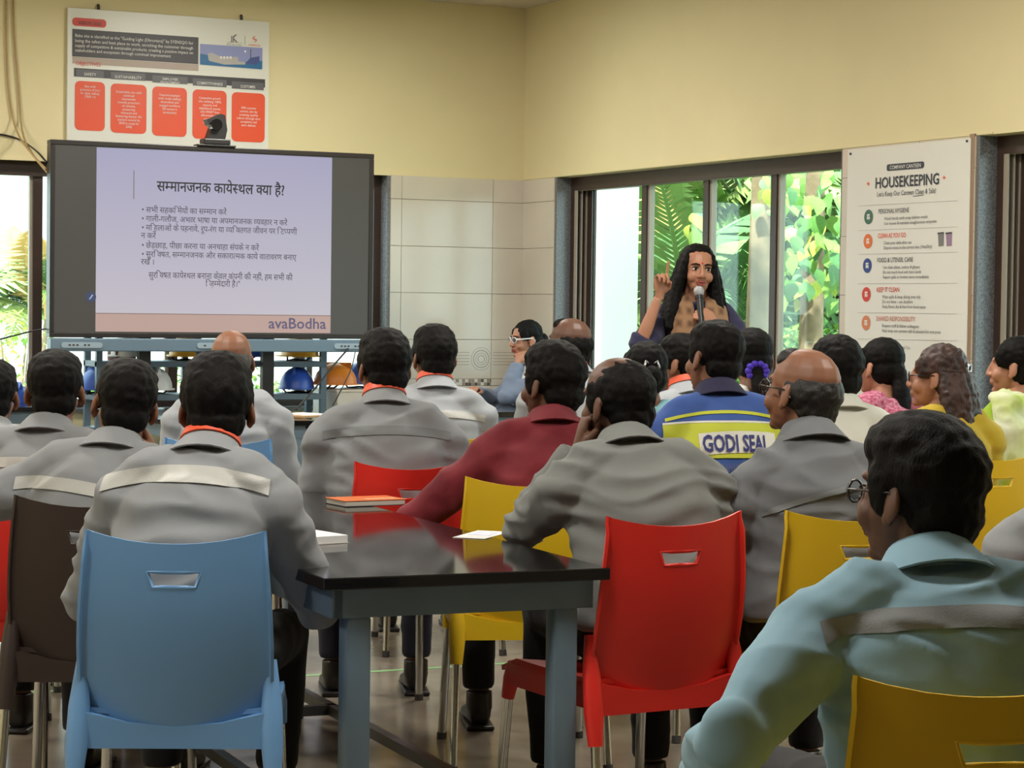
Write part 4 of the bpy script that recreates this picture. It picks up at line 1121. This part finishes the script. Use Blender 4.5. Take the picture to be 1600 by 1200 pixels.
    if sp.get('facing_face'):
        for s in (-1, 1):
            eb = bmesh.new(); ell(eb, (s * .031, .0775, .006), (.0155, .0125, .0088), seg=16, rings=10); ey = onhead('eye', eb, M_eyew)
            ib = bmesh.new(); ell(ib, (s * .031 + sp.get('gaze', 0), .0865, .006), (.0080, .0042, .0080), seg=12, rings=8); ch('iris', ib, M_iris, ey, 60)
            onhead('eyelid', T([(s * .016, .0865, .007), (s * .024, .0915, .0135), (s * .034, .0915, .0145), (s * .047, .082, .008)], [.0018, .0026, .0026, .0018], 6), M_iris)
            onhead('eyebrow', T([(s * .012, .0945, .024), (s * .028, .0945, .0295), (s * .044, .085, .0275), (s * .054, .075, .021)], [(.002, .0035), (.002, .0042), (.002, .0034), (.001, .0015)], 6), HAIRM['black'])
        lb = bmesh.new(); tube(lb, [(-.024, .088, -.0575), (-.012, .1005, -.0545), (0, .1025, -.0555), (.012, .1005, -.0545), (.024, .088, -.0575)], [.002, .0046, .005, .0046, .002], 8); onhead('lips', lb, M_lip)
        lb = bmesh.new(); tube(lb, [(-.022, .088, -.0595), (-.010, .098, -.0685), (0, .0995, -.070), (.010, .098, -.0685), (.022, .088, -.0595)], [.002, .0050, .0056, .0050, .002], 8); onhead('lips', lb, M_lip)
        lb = bmesh.new(); ell(lb, (0, .0955, -.0625), (.013, .006, .0028)); onhead('mouth', lb, M_iris)
    if sp.get('bindi'):
        lb = bmesh.new(); ell(lb, (0, .0925, .034), (.004, .002, .005)); onhead('bindi', lb, M_red)
    if sp.get('extra'): sp['extra'](S, o, ch, onhead, shirt, back, band)
    if sp.get('chair'):
        dy = sp.get('chair_back', .0)
        cl = loc + R @ Vector((sp.get('chair_x', 0), dy, 0))
        place_chair((cl.x, cl.y, 0), rz + radians(sp.get('chair_turn', 0)), sp['chair'], sp['chair_label'])
    return o
# ---------------------------------------------------------------- who is there
def godi_print(S, back, band, ch, shirt):
    lime = mat('jersey_lime', (196, 204, 62), .7); wh = mat('jersey_white', (222, 222, 214), .7); nv = mat('jersey_navy_text', (44, 48, 120), .6); gy = mat('jersey_grey_text', (92, 98, 140), .6)
    zt = sp_z[0]
    band('lime_panel', zt - .050, zt + .060, -.21, .21, lime, .012, 0, .005)
    band('white_patch', zt - .032, zt + .036, -.105, .155, wh, .010, 0, .0075)
    band('white_piping', zt + .060, zt + .066, -.21, .21, wh, .012, 0, .0065)
    band('silver_band', zt - .135, zt - .105, -.2, .2, wh, .012, 0, .0065)
    def word(name, s, x0, x1, z, h, m, bold):
        v, f, wd_ = line_geo(s, h * 1.38, bold); k_ = (x1 - x0) / wd_; V = []
        for a, c in v:
            q = back(x0 + a * k_, z + c + .012 * (1 - ((x0 + a * k_) / .21) ** 2), .0115); V.append(q if q is not None else Vector((x0, 0, z)))
        me = bpy.data.meshes.new(name); me.from_pydata([tuple(q) for q in V], [], f); me.update(); ch(name, me, m, shirt)
    word('back_lettering', 'GODI SEAL', -.098, .125, zt - .028, .052, nv, .03)
    word('small_lettering', 'KAMGAR SAHAKARI SANSTHA LTD.', -.12, .17, zt - .092, .026, gy, .012)
    band('shoulder_piping', S['at'](.9).z - .01, S['at'](.9).z, -.2, .2, lime, .03, 0, .003)
sp_z = [.90]
def clip_silver(S, o, ch, onhead, shirt, back, band):
    b = bmesh.new()
    for sx in (-1, 1):
        tube(b, [(sx * .006, -.100, .040), (sx * .022, -.118, .052), (sx * .030, -.116, .030), (sx * .016, -.120, .012), (sx * .004, -.112, .026)], .006, 8, closed=True)
    onhead('hair_clip', b, mat('clip_silver', (206, 208, 214), .2, metal=.9))
def scrunchie(S, o, ch, onhead, shirt, back, band):
    b = bmesh.new()
    for i in range(10):
        a = 2 * pi * i / 10; ell(b, (.036 * cos(a), -.112, -.045 + .03 * sin(a)), (.015, .014, .014))
    onhead('scrunchie', b, mat('scrunchie_violet', (74, 48, 190), .6))
def dupatta(colm, z0=.0):
    def f(S, o, ch, onhead, shirt, back, band):
        n = S['neck']; b = bmesh.new()
        for s in (-1, 1):
            sh = S['shL' if s < 0 else 'shR']
            tube(b, [n + Vector((s * .02, -.085, .012)), n + Vector((s * .075, -.05, .02)), n + Vector((s * .085, .04, -.02)), n + Vector((s * .09, .125, -.12)), n + Vector((s * .085, .155, -.25)), n + Vector((s * .08, .16, -.40))], [(.035, .018), (.045, .018), (.045, .02), (.055, .018), (.062, .016), (.06, .014)], 12)
        tube(b, [n + Vector((-.06, -.06, .012)), n + Vector((0, -.085, .010)), n + Vector((.06, -.06, .012))], [(.03, .02), (.035, .02), (.03, .02)], 12)
        ch('scarf', remesh(b, .008, 2, fold=.010, fold_scale=(18, 18, 4), seed=4), colm)
    return f
M_shawl = bpy.data.materials.new('shawl_check'); M_shawl.use_nodes = True
_n = M_shawl.node_tree.nodes; _l = M_shawl.node_tree.links; _b = _n['Principled BSDF']; _b.inputs['Roughness'].default_value = .85
_tc = _n.new('ShaderNodeTexCoord'); _w = _n.new('ShaderNodeTexWave'); _w.bands_direction = 'Z'; _w.inputs['Scale'].default_value = 5; _w.inputs['Distortion'].default_value = 1.5
_w2 = _n.new('ShaderNodeTexWave'); _w2.bands_direction = 'X'; _w2.inputs['Scale'].default_value = 6; _w2.inputs['Distortion'].default_value = 1.5
_a = _n.new('ShaderNodeMath'); _a.operation = 'MAXIMUM'; _cr = _n.new('ShaderNodeValToRGB'); _cr.color_ramp.elements[1].position = .95; _cr.color_ramp.elements[0].color = lin((98, 68, 50)); _cr.color_ramp.elements[1].color = lin((150, 114, 84))
_l.new(_tc.outputs['Object'], _w.inputs[0]); _l.new(_tc.outputs['Object'], _w2.inputs[0]); _l.new(_w.outputs['Fac'], _a.inputs[0]); _l.new(_w2.outputs['Fac'], _a.inputs[1]); _l.new(_a.outputs[0], _cr.inputs[0]); _l.new(_cr.outputs[0], _b.inputs['Base Color'])
M_scarfw = cloth('scarf_white', (214, 212, 214)); M_scarfg = cloth('scarf_lime_white', (176, 196, 70), (226, 230, 206), na=.9); M_scarfy = cloth('scarf_yellow', (206, 178, 48))
def badge(S, o, ch, onhead, shirt, back, band):
    n = S['neck']; dupatta(M_scarfw)(S, o, ch, onhead, shirt, back, band)
    ch('badge', B(n + Vector((-.03, .165, -.24)), n + Vector((.03, .172, -.14)), .002), mat('badge_teal', (70, 140, 150), .4))
def green_drape(S, o, ch, onhead, shirt, back, band):
    n = S['neck']; b = bmesh.new()
    for i in range(5):
        x = -.15 + i * .075
        tube(b, [n + Vector((x * .5, .04, .03)), n + Vector((x * .9, -.07, .015)), n + Vector((x * 1.1, -.13, -.10)), n + Vector((x * 1.15, -.15, -.24)), n + Vector((x * 1.1, -.15, -.36))], [(.05, .022), (.055, .024), (.06, .024), (.058, .022), (.05, .02)], 10)
    ch('scarf', remesh(b, .009, 2, fold=.022, fold_scale=(16, 16, 5), seed=2), M_scarfg)
def speaker_extra(S, o, ch, onhead, shirt, back, band):
    n = S['neck']; b = bmesh.new()
    for s in (-1, 1):
        tube(b, [n + Vector((s * .03, -.075, .02)), n + Vector((s * .085, -.035, .025)), n + Vector((s * .085, .07, -.02)), n + Vector((s * .08, .145, -.11)), n + Vector((s * .082, .165, -.24)), n + Vector((s * .088, .155, -.38)), n + Vector((s * .09, .16, -.58))], [(.04, .022), (.052, .022), (.058, .022), (.066, .02), (.070, .018), (.072, .016), (.07, .014)], 14)
    tube(b, [n + Vector((-.06, -.06, .02)), n + Vector((0, -.088, .02)), n + Vector((.06, -.06, .02))], [(.035, .022), (.04, .022), (.035, .022)], 12)
    ch('shawl', remesh(b, .007, 2, fold=.012, fold_scale=(22, 22, 3), seed=5), M_shawl)
    ch('lanyard_cord', T([n + Vector((-.03, .10, -.06)), n + Vector((0, .15, -.30)), n + Vector((.03, .10, -.06))], .004, 6), M_blk)
TM = lambda c: cloth('trousers_%d' % c[0], c)
people = [
 # the row nearest the camera
 dict(px=1447, py=640, s=985, face=-17, lean=20, w=1.14, shirt='blue_light', hair='full', skin='dark', glasses='dark', hyaw=34, stripe=STRIPE_D, stripe_t=.80, stripe_w=.19, stripe_h=.030, bow=.03, fold=.014, armL=('pose', (-.36, .12, .62), (-.5, -.7, -.2)), armR=('pose', (.30, .25, .62), (.6, -.5, -.2)), cz=.0,
      label='man in light blue shirt and glasses on the near yellow chair', chair='yellow', chair_label='yellow plastic chair nearest the camera under the man in light blue', chair_x=-.09, chair_back=-.11),
 dict(px=340, py=547, s=668, face=-32, lean=24, side=3, w=.98, shirt='grey', hair='full', skin='mid', stripe=STRIPE, stripe_t=.86, stripe_w=.20, stripe_h=.035, bow=.03, lanyard=True, armL=('pose', (-.16, .40, .775), (-.5, -.2, -.8)), armR=('pose', (.14, .40, .775), (.5, -.2, -.8)), hem=.25, sandal=True, fold=.013, hyaw=10,
      label='man in grey shirt with orange lanyard on the near blue chair', chair='blue', chair_label='light blue plastic chair beside the near table', chair_x=.02, chair_turn=8),
 dict(px=965, py=557, s=610, face=-11, lean=22, side=-3, w=1.08, shirt='grey_warm', hair='thin', skin='dark', hyaw=26, hroll=-6, armL=('pose', None, (-.5, .5, -.9), dict(curl=.7, dir=(.2, -.1, 1), up=(-1, .2, 0))), armR=('lap',), fold=.014, sleeve='long',
      label='man in grey shirt resting his cheek on his hand on the near red chair', chair='red', chair_label='red plastic chair nearest the camera at the granite table', chair_turn=14, chair_x=-.09),
 dict(px=207, py=559, s=585, face=-34, lean=16, side=7, w=1.05, shirt='grey', hair='short', skin='mid', stripe=STRIPE, stripe_t=.72, stripe_w=.17, slope=-.12, stripe_h=.032, hyaw=22, hroll=8, armL=('pose', (-.40, .10, .60), (-.7, -.5, -.1)), armR=('chin',), fold=.012,
      label='man in grey shirt with hand at his chin on the dark brown chair', chair='brown', chair_label='dark brown plastic chair left of the near blue chair', chair_x=.06, chair_turn=10),
 dict(px=1266, py=545, s=600, face=-12, lean=12, w=1.10, shirt='grey_dark', hair='crown', hairc='salt', skin='mid', glasses='dark', hyaw=30, hpitch=-6, stripe=STRIPE_D, stripe_t=.70, stripe_w=.16, slope=.22, stripe_h=.014, belly=.03, shrug=-.05, fold=.014,
      label='balding man with glasses and grey shirt behind the man in light blue', chair='yellow', chair_label='yellow plastic chair under the balding man with glasses'),
 dict(px=1692, py=640, s=690, face=-14, lean=12, w=1.08, shirt='grey', hair='short', skin='mid', stripe=STRIPE_D, fold=.012, label='man in grey shirt cut off by the right picture edge', chair='red', chair_label='red plastic chair at the right picture edge'),
 # second row
 dict(px=86, py=545, s=530, face=-30, lean=14, side=4, chair_x=-.1, hyaw=10, w=1.05, shirt='grey', hair='short', skin='mid', stripe=STRIPE, stripe_t=.76, label='man in grey shirt at the far left on a red chair', chair='red', chair_label='red plastic chair at the left picture edge'),
 dict(px=-12, py=560, s=470, face=-20, lean=14, shirt='grey_light', hair='short', skin='mid', stripe=STRIPE, label='man in light grey shirt mostly cut off by the left picture edge', chair='yellow', chair_label='yellow plastic chair cut off by the left picture edge'),
 dict(px=868, py=530, s=515, face=-20, lean=14, side=5, w=1.04, shirt='maroon', hair='full', skin='dark', hyaw=38, chair_x=-.06, armL=('pose', (-.22, .26, .775), (-.8, -.1, -.6)), armR=('lap',), fold=.012, label='man in maroon shirt leaning his elbow on the granite table', chair='yellow', chair_label='yellow plastic chair under the man in maroon'),
 dict(px=602, py=511, s=475, face=-19, lean=14, w=1.12, shirt='grey', hair='full', skin='mid', stripe=STRIPE_D, stripe_t=.80, lanyard=True, hyaw=14, fold=.013, tm=M_trn, label='broad man in grey shirt and orange lanyard on the middle red chair', chair='red', chair_label='red plastic chair behind the orange notebook', chair_turn=16),
 dict(px=1123, py=499, s=480, face=-16, lean=12, w=1.06, shirt='jersey', hair='short', skin='mid', collar_mat='navy', hyaw=24, hroll=3, print=godi_print, fold=.009, label='man in blue and lime jersey lettered on the back', chair='yellow', chair_label='yellow plastic chair under the man in the lettered jersey'),
 dict(px=680, py=505, s=395, face=-17, lean=10, w=1.0, shirt='grey_light', hair='full', skin='mid', stripe=STRIPE, stripe_t=.76, lanyard=True, hyaw=10, label='young man in light grey shirt on the far yellow chair', chair='yellow', chair_label='yellow plastic chair under the young man in light grey'),
 dict(px=362, py=516, s=415, face=-26, lean=14, w=1.0, shirt='grey_light', hair='bald', hairc='grey', skin='mid', label='bald man in pale shirt in front of the screen', chair='blue', chair_label='blue plastic chair under the bald man in pale shirt'),
 # third row and the right hand block
 dict(px=895, py=497, s=365, face=-12, lean=10, shirt='grey_light', hair='crown', skin='dark', lanyard=True, hpitch=-4, hyaw=34, label='balding man half hidden behind the man in maroon', chair='yellow', chair_label='yellow plastic chair behind the man in maroon'),
 dict(px=1010, py=535, s=425, face=-18, lean=10, w=.92, fem=True, hs=.95, shirt='aqua', hair='bun', skin='mid', collar=False, extra=clip_silver, label='woman in pale aqua top with a silver clip in her bun', chair='red', chair_label='red plastic chair under the woman in pale aqua'),
 dict(px=1068, py=520, s=378, face=0, lean=10, shirt='grey_light', hair='short', skin='mid', lanyard=True, hyaw=36, label='man with orange lanyard half hidden left of the lettered jersey', chair='yellow', chair_label='yellow plastic chair left of the man in the lettered jersey'),
 dict(px=1176, py=514, s=405, face=-20, lean=8, w=.92, fem=True, hs=.95, shirt='white', hair='lowpony', skin='mid', collar=False, extra=scrunchie, label='woman with a violet scrunchie behind the lettered jersey', chair='red', chair_label='red plastic chair under the woman with the violet scrunchie'),
 dict(px=1310, py=522, s=452, face=-16, lean=10, w=1.0, shirt='white', hair='full', skin='mid', hyaw=8, label='dark haired man in white shirt before the window', chair='yellow', chair_label='yellow plastic chair under the man in white'),
 dict(px=1379, py=529, s=385, face=-6, lean=8, w=.92, fem=True, hs=.96, shirt='pink', hair='pony', skin='light', collar=False, hyaw=22, label='woman in pink top with a long ponytail', chair='red', chair_label='red plastic chair under the woman in pink'),
 dict(px=1471, py=539, s=432, face=0, lean=8, w=.94, fem=True, hs=.97, shirt='mustard', hair='wavy', hairc='brown', skin='light', collar=False, hyaw=40, glasses='dark', extra=clip_silver, label='woman with wavy brown hair and a silver claw clip', chair='yellow', chair_label='yellow plastic chair under the woman with wavy hair'),
 dict(px=1592, py=527, s=402, face=0, lean=8, w=.94, fem=True, hs=.96, shirt='lime', hair='bun', skin='light', collar=False, hyaw=40, extra=green_drape, label='woman in a lime and white scarf at the right edge', chair='yellow', chair_label='yellow plastic chair under the woman in the lime scarf'),
 # by the corner, and the speaker
 dict(px=823, py=501, s=250, face=82, lean=10, w=.92, fem=True, fine=True, hs=.97, shirt='kurta_grey', hair='bun', skin='light', collar=False, glasses='white', hyaw=6, hpitch=4, facing_face=True, armL=('chin',), armR=('table',), extra=badge, label='woman with white glasses resting her chin on her hand in the corner', chair='red', chair_label='red plastic chair under the woman with white glasses'),
 dict(px=1092, py=379, s=325, face=158, stand=True, leg=.93, lean=2, w=.94, fem=True, fine=True, hs=1.0, shirt='navy', shirt_name='kurta', sleeve='elbow', hair='long', skin='light', collar=False, facing_face=True, bindi=True, gaze=-.001, hyaw=4, hroll=-3, extra=speaker_extra,
      armR=('pose', (.21, .26, 1.40), (.35, -.1, -1), dict(curl=.95, point=True, dir=(-.05, .1, 1), up=(.3, -1, 0))), armL=('pose', (-.055, .235, 1.262), (-.8, .1, -.7), dict(curl=.9, dir=(.75, .1, .55), up=(-.2, .95, .3))), label='woman speaker in navy with a brown shawl talking into a microphone'),
]
for sp in people:
    for nm in 'LR':
        a = sp.get('arm' + nm)
        if a and a[0] == 'pose' and a[1] is None:          # hand against the cheek: aim at the head of this pose
            tz = P(sp['px'], sp['py'], sp['s']).z; sp2 = dict(sp); sp2['arm' + nm] = ('lap',)
            z0, z1 = skeleton(sp2, .8)['top'].z, skeleton(sp2, 1)['top'].z
            hd = skeleton(sp2, .8 + (tz - z0) / (z1 - z0) * .2)['head']; s_ = -1 if nm == 'L' else 1
            sp['arm' + nm] = ('pose', tuple(hd + Vector((s_ * .088, .045, -.125))), a[2], a[3])
    sp['obj'] = person(sp)
# the microphone in the speaker's hand
spk = people[-1]['obj']
mb = spk.matrix_basis
def spl(x, y, z): return Matrix.Translation(spk.location) @ Matrix.Rotation(spk.rotation_euler.z, 4, 'Z') @ Vector((x, y, z))
ma, mz_ = spl(.01, .275, 1.25), spl(.012, .17, 1.43)
mic = tag(empty('microphone', ma), 'black handheld microphone with silver head held by the woman speaker', 'microphone')
dv = mz_ - ma
obj('handle', T([Vector((0, 0, 0)), dv * .45, dv * .72], [.014, .016, .018], 14), M_blk, mic, 50)
obj('collar_ring', T([dv * .70, dv * .78], .0205, 14), mat('mic_ring', (60, 60, 62), .3, metal=.6), mic, 50)
b = bmesh.new(); ell(b, dv * .90, (.026, .026, .030)); obj('grille', b, mat('mic_grille', (186, 186, 190), .35, metal=.7, bump=.4, bump_scale=900), mic, 60)
# ---------------------------------------------------------------- outdoors
random.seed(21)
M_leafs = [mat('leaf_%d' % i, c, .5, noise_amt=.25, noise_scale=9) for i, c in enumerate([(98, 148, 70), (126, 172, 78), (168, 196, 84), (206, 214, 92), (78, 126, 72)])]
M_palm = [mat('palm_green', (112, 150, 74), .5), mat('palm_pale', (160, 178, 104), .5), mat('palm_dark', (70, 112, 60), .5), mat('palm_dry', (196, 164, 104), .6)]
M_bark = mat('bark', (150, 128, 104), .9, noise_amt=.4, noise_scale=9, bump=.6, bump_scale=14)
ground = tag(obj('ground', B((-30, YW + WT, -.34), (60, 70, -.30)), mat('paving', (206, 200, 188), .8, noise_amt=.1, noise_scale=2)), kind='structure')
tag(obj('ground_side', B((XW + WT, -20, -.34), (60, YW + WT, -.30)), mat('soil_green', (120, 130, 84), .9, noise_amt=.3, noise_scale=3)), kind='structure')
def frond_mesh(L, droop, seed, n=34):
    rnd = random.Random(seed); bm = bmesh.new(); pts = []
    for i in range(n + 1):
        t = i / n; pts.append(Vector((0, L * (t - .18 * t * t * droop), L * (.35 * t - .62 * droop * t * t))))
    tube(bm, pts[::3], [.016 * (1 - .8 * i / len(pts[::3])) + .003 for i in range(len(pts[::3]))], 5)
    for i in range(3, n + 1):
        t = i / n; p = pts[i]; d = (pts[i] - pts[i - 1]).normalized(); ll = L * .30 * (sin(pi * min(1, t * .9 + .12)) ** .6) * rnd.uniform(.85, 1.1)
        for s in (-1, 1):
            q = (Vector((s * .85, 0, .05)) + d * .75 + Vector((0, 0, -.25 - .2 * rnd.random()))).normalized()
            a = p; m_ = p + q * ll * .5 + Vector((0, 0, .02)); e_ = p + q * ll + Vector((0, 0, -ll * .25)); wv = d * .016
            v = [bm.verts.new(x) for x in (a - wv * .5, a + wv * .5, m_ + wv, e_, m_ - wv)]
            bm.faces.new((v[0], v[1], v[2], v[4])); bm.faces.new((v[4], v[2], v[3]))
    me = bpy.data.meshes.new('frond'); bm.to_mesh(me); bm.free(); return me
FRONDS = [frond_mesh(1.0, d, i) for i, d in enumerate((.5, .8, 1.05, 1.3))]
for f in FRONDS: f.materials.append(M_palm[0])
def palm(loc, h, L, n, label, tilt=0, dry=2, seed=0):
    """a clump palm: thin stems, fronds rising steeply and arching over"""
    rnd = random.Random(seed); r = tag(empty('palm_tree', loc), label, 'palm', 'palms outside the windows')
    tops = []
    for k in range(5):
        a = 2 * pi * k / 5 + rnd.random(); q = Vector((cos(a) * .25, sin(a) * .25, 0)); tp = q * 1.6 + Vector((0, 0, h * rnd.uniform(.55, 1))); tops.append(tp)
        obj('stem', T([q, q.lerp(tp, .5) + Vector((0, 0, .03)), tp], [.045, .036, .025], 8), M_bark, r, 60)
    for i in range(n):
        tp = tops[i % 5]; o = bpy.data.objects.new('frond', FRONDS[i % 4]); o.location = tp; o.rotation_euler = (rnd.uniform(.15, 1.05), 0, 2 * pi * i / n * 2.4 + rnd.random()); k = L * rnd.uniform(.75, 1.1); o.scale = (k, k, k)
        link(o, r); o.material_slots[0].link = 'OBJECT'; o.material_slots[0].material = M_palm[3] if i < dry else M_palm[rnd.choice((0, 0, 1, 1, 2))]
    return r
G = -.30
def at_px(x, s): p = P(x, 480, s); return Vector((p.x, p.y, G))
palm(at_px(1050, 200), 1.7, 2.0, 30, 'green palm with drooping fronds left of the woman speaker', seed=1)
palm(at_px(1140, 182), 2.2, 2.3, 34, 'tall palm with hanging pale fronds behind the woman speaker', seed=2, dry=4)
palm(at_px(985, 160), 1.8, 2.2, 26, 'palm beside the white column outside', seed=3)
palm(at_px(1270, 165), 1.8, 2.1, 26, 'dark palm behind the broad leaved climber', seed=4, dry=0)
palm(at_px(12, 150), 1.7, 1.3, 24, 'small yellow green palm seen through the left window', seed=5, dry=5)
# white column of the veranda
pc = at_px(953, 226)
col = tag(empty('veranda_column', (pc.x, pc.y, G)), 'white column standing outside the right hand window', 'column')
obj('shaft', B((-.14, -.14, .15), (.14, .14, 4.2), .004), mat('column_white', (236, 238, 242), .7), col); obj('plinth', B((-.17, -.17, 0), (.17, .17, .15), .004), mat('column_white', (236, 238, 242), .7), col)
pw = at_px(972, 215)
post = tag(empty('timber_post', (pw.x, pw.y, G)), 'short yellow timber rail beside the white column outside', 'post')
obj('post', B((-.03, -.03, 0), (.03, .03, 1.42), .003), mat('timber_yellow', (206, 166, 84), .6), post); obj('rail', B((-.02, -.5, 1.36), (.02, .5, 1.42), .003), mat('timber_yellow', (206, 166, 84), .6), post)
# broad leaved climber on a trunk, leaf by leaf
def leaf_mesh(seed):
    bm = bmesh.new(); n = 7; A = []
    for i in range(n + 1):
        t = i / n; wv = .42 * sin(pi * t ** .75) * (1 - .25 * t); z = -.25 * t * t
        A.append([bm.verts.new((s * wv, t, z + .10 * abs(s) * wv)) for s in (-1, 0, 1)])
    for a, c in zip(A, A[1:]):
        for j in range(2):
            try: bm.faces.new((a[j], a[j + 1], c[j + 1], c[j]))
            except ValueError: pass
    bmesh.ops.remove_doubles(bm, verts=bm.verts[:], dist=1e-5)
    me = bpy.data.meshes.new('leaf'); bm.to_mesh(me); bm.free(); smooth_mesh(me); me.materials.append(M_leafs[1]); return me
LEAF = leaf_mesh(0)
def climber(x0, y0, x1, y1, s, n, size, label, seed, trunk=True, young=.2):
    rnd = random.Random(seed); c = P((x0 + x1) / 2, 480, s)
    r = tag(empty('climbing_plant', (c.x, c.y, G)), label, 'climbing plant')
    if trunk:
        a = P((x0 + x1) / 2, y0 - 90, s) - r.location; obj('trunk', T([Vector((0, 0, 0)), Vector((a.x * .3, .05, a.z * .4)), Vector((a.x, .02, a.z))], [.11, .09, .06], 10), M_bark, r, 60)
    for i in range(n):
        p = P(rnd.uniform(x0, x1), rnd.uniform(y0, y1), s * rnd.uniform(.94, 1.06)) - r.location
        o = bpy.data.objects.new('leaf', LEAF); o.location = p; k = size * rnd.uniform(.7, 1.25); o.scale = (k, k, k)
        o.rotation_euler = (rnd.uniform(-1.5, -.3), rnd.uniform(-.5, .5), radians(150) + rnd.uniform(-1.3, 1.3)); link(o, r)
        o.material_slots[0].link = 'OBJECT'; o.material_slots[0].material = M_leafs[rnd.choice((2, 3, 3)) if rnd.random() < young else rnd.choice((0, 1, 1, 4))]
    return r
climber(1222, 262, 1325, 470, 232, 150, .125, 'broad leaved climber with yellow green leaves right of the woman speaker', 1)
climber(1070, 330, 1112, 450, 236, 22, .13, 'few large yellow green leaves beside the head of the woman speaker', 2, False, .6)
climber(1180, 255, 1200, 330, 236, 12, .12, 'sparse leafy vine on the thin trunk left of the third mullion', 3, True, .4)
# shrubs: woody core with a mass of small leaves
def shrub(loc, rx, ry, h, n, size, label, seed, pal=(0, 1, 4)):
    rnd = random.Random(seed); r = tag(empty('leafy_shrub', loc), label, 'shrub')
    bm = bmesh.new()
    for i in range(6):
        a = 2 * pi * i / 6; tube(bm, [(0, 0, 0), (rx * .4 * cos(a), ry * .4 * sin(a), h * .5), (rx * .7 * cos(a), ry * .7 * sin(a), h * .85)], [.03, .02, .006], 6)
    obj('stems', bm, M_bark, r)
    for gi, g in enumerate(pal):
        vs_ = []; fs_ = []
        for i in range(n // len(pal)):
            u, v_, w_ = rnd.gauss(0, 1), rnd.gauss(0, 1), rnd.gauss(0, 1); q = Vector((u, v_, w_)).normalized() * rnd.uniform(.6, 1.0)
            p = Vector((q.x * rx, q.y * ry, h * .5 + q.z * h * .52)); d = Vector((rnd.uniform(-1, 1), rnd.uniform(-1, 1), rnd.uniform(-.5, .8))).normalized(); x_, y_ = frame_of(d); k = size * rnd.uniform(.6, 1.2)
            m0 = len(vs_); vs_ += [tuple(p), tuple(p + d * k * .5 + x_ * k * .28), tuple(p + d * k), tuple(p + d * k * .5 - x_ * k * .28)]; fs_.append((m0, m0 + 1, m0 + 2, m0 + 3))
        me = bpy.data.meshes.new('foliage'); me.from_pydata(vs_, [], fs_); me.update()
        tag(obj('foliage', me, M_leafs[g], r), kind='stuff')
    return r
shrub(at_px(1270, 220), .75, .6, 1.55, 2600, .10, 'dense small leaved shrub below the climber', 1, (0, 1, 2))
shrub(at_px(1080, 215), .9, .7, 1.2, 1600, .10, 'low green shrub behind the woman speaker', 2, (1, 4, 2))
for i, (x, s, rx, h) in enumerate(((960, 118, 2.6, 4.8), (1090, 112, 2.8, 5.6), (1220, 118, 2.6, 5.2), (1340, 125, 2.6, 5.4), (1560, 120, 3.0, 3.2))):
    shrub(at_px(x, s), rx, 1.4, h, 3600, .30, ('broad tree far behind the white column', 'tall leafy tree far behind the palms', 'tall dark tree far behind the climber', 'leafy tree far behind the poster pillar', 'low leafy tree outside the right hand edge window')[i], 10 + i, (0, 4, 1))
shrub(at_px(22, 170), .55, .5, 1.5, 900, .09, 'thin yellow green shrub outside the left window', 30, (2, 3, 1))
shrub(at_px(300, 150), 1.6, .6, 1.0, 1500, .12, 'low hedge outside behind the screen', 31, (1, 2, 0))
# pale building across the yard, seen through the front window
pb_ = at_px(60, 105)
bld = tag(empty('building', (pb_.x - 9, pb_.y, G)), 'pale grey building across the yard beyond the left window', 'building')
obj('wall', B((0, 0, 0), (26, 5, 4.6)), mat('render_grey', (186, 186, 192), .85, noise_amt=.06, noise_scale=.6), bld)
obj('plinth_band', B((-.05, -.05, .0), (26.05, 0, .9)), mat('render_white', (226, 226, 226), .8), bld)
for k in range(6):
    wn = obj('window', B((1.2 + k * 4.2, -.04, 1.7), (2.9 + k * 4.2, .02, 3.1)), mat('far_frame', (110, 112, 118), .5), bld); obj('pane', B((1.3 + k * 4.2, -.05, 1.8), (2.8 + k * 4.2, -.039, 3.0)), mat('far_glass', (140, 152, 168), .15), wn)
obj('roof_edge', B((-.2, -.3, 4.6), (26.2, 5.2, 4.8)), mat('render_white', (226, 226, 226), .8), bld)
bpy.data.scenes.remove(TMP)
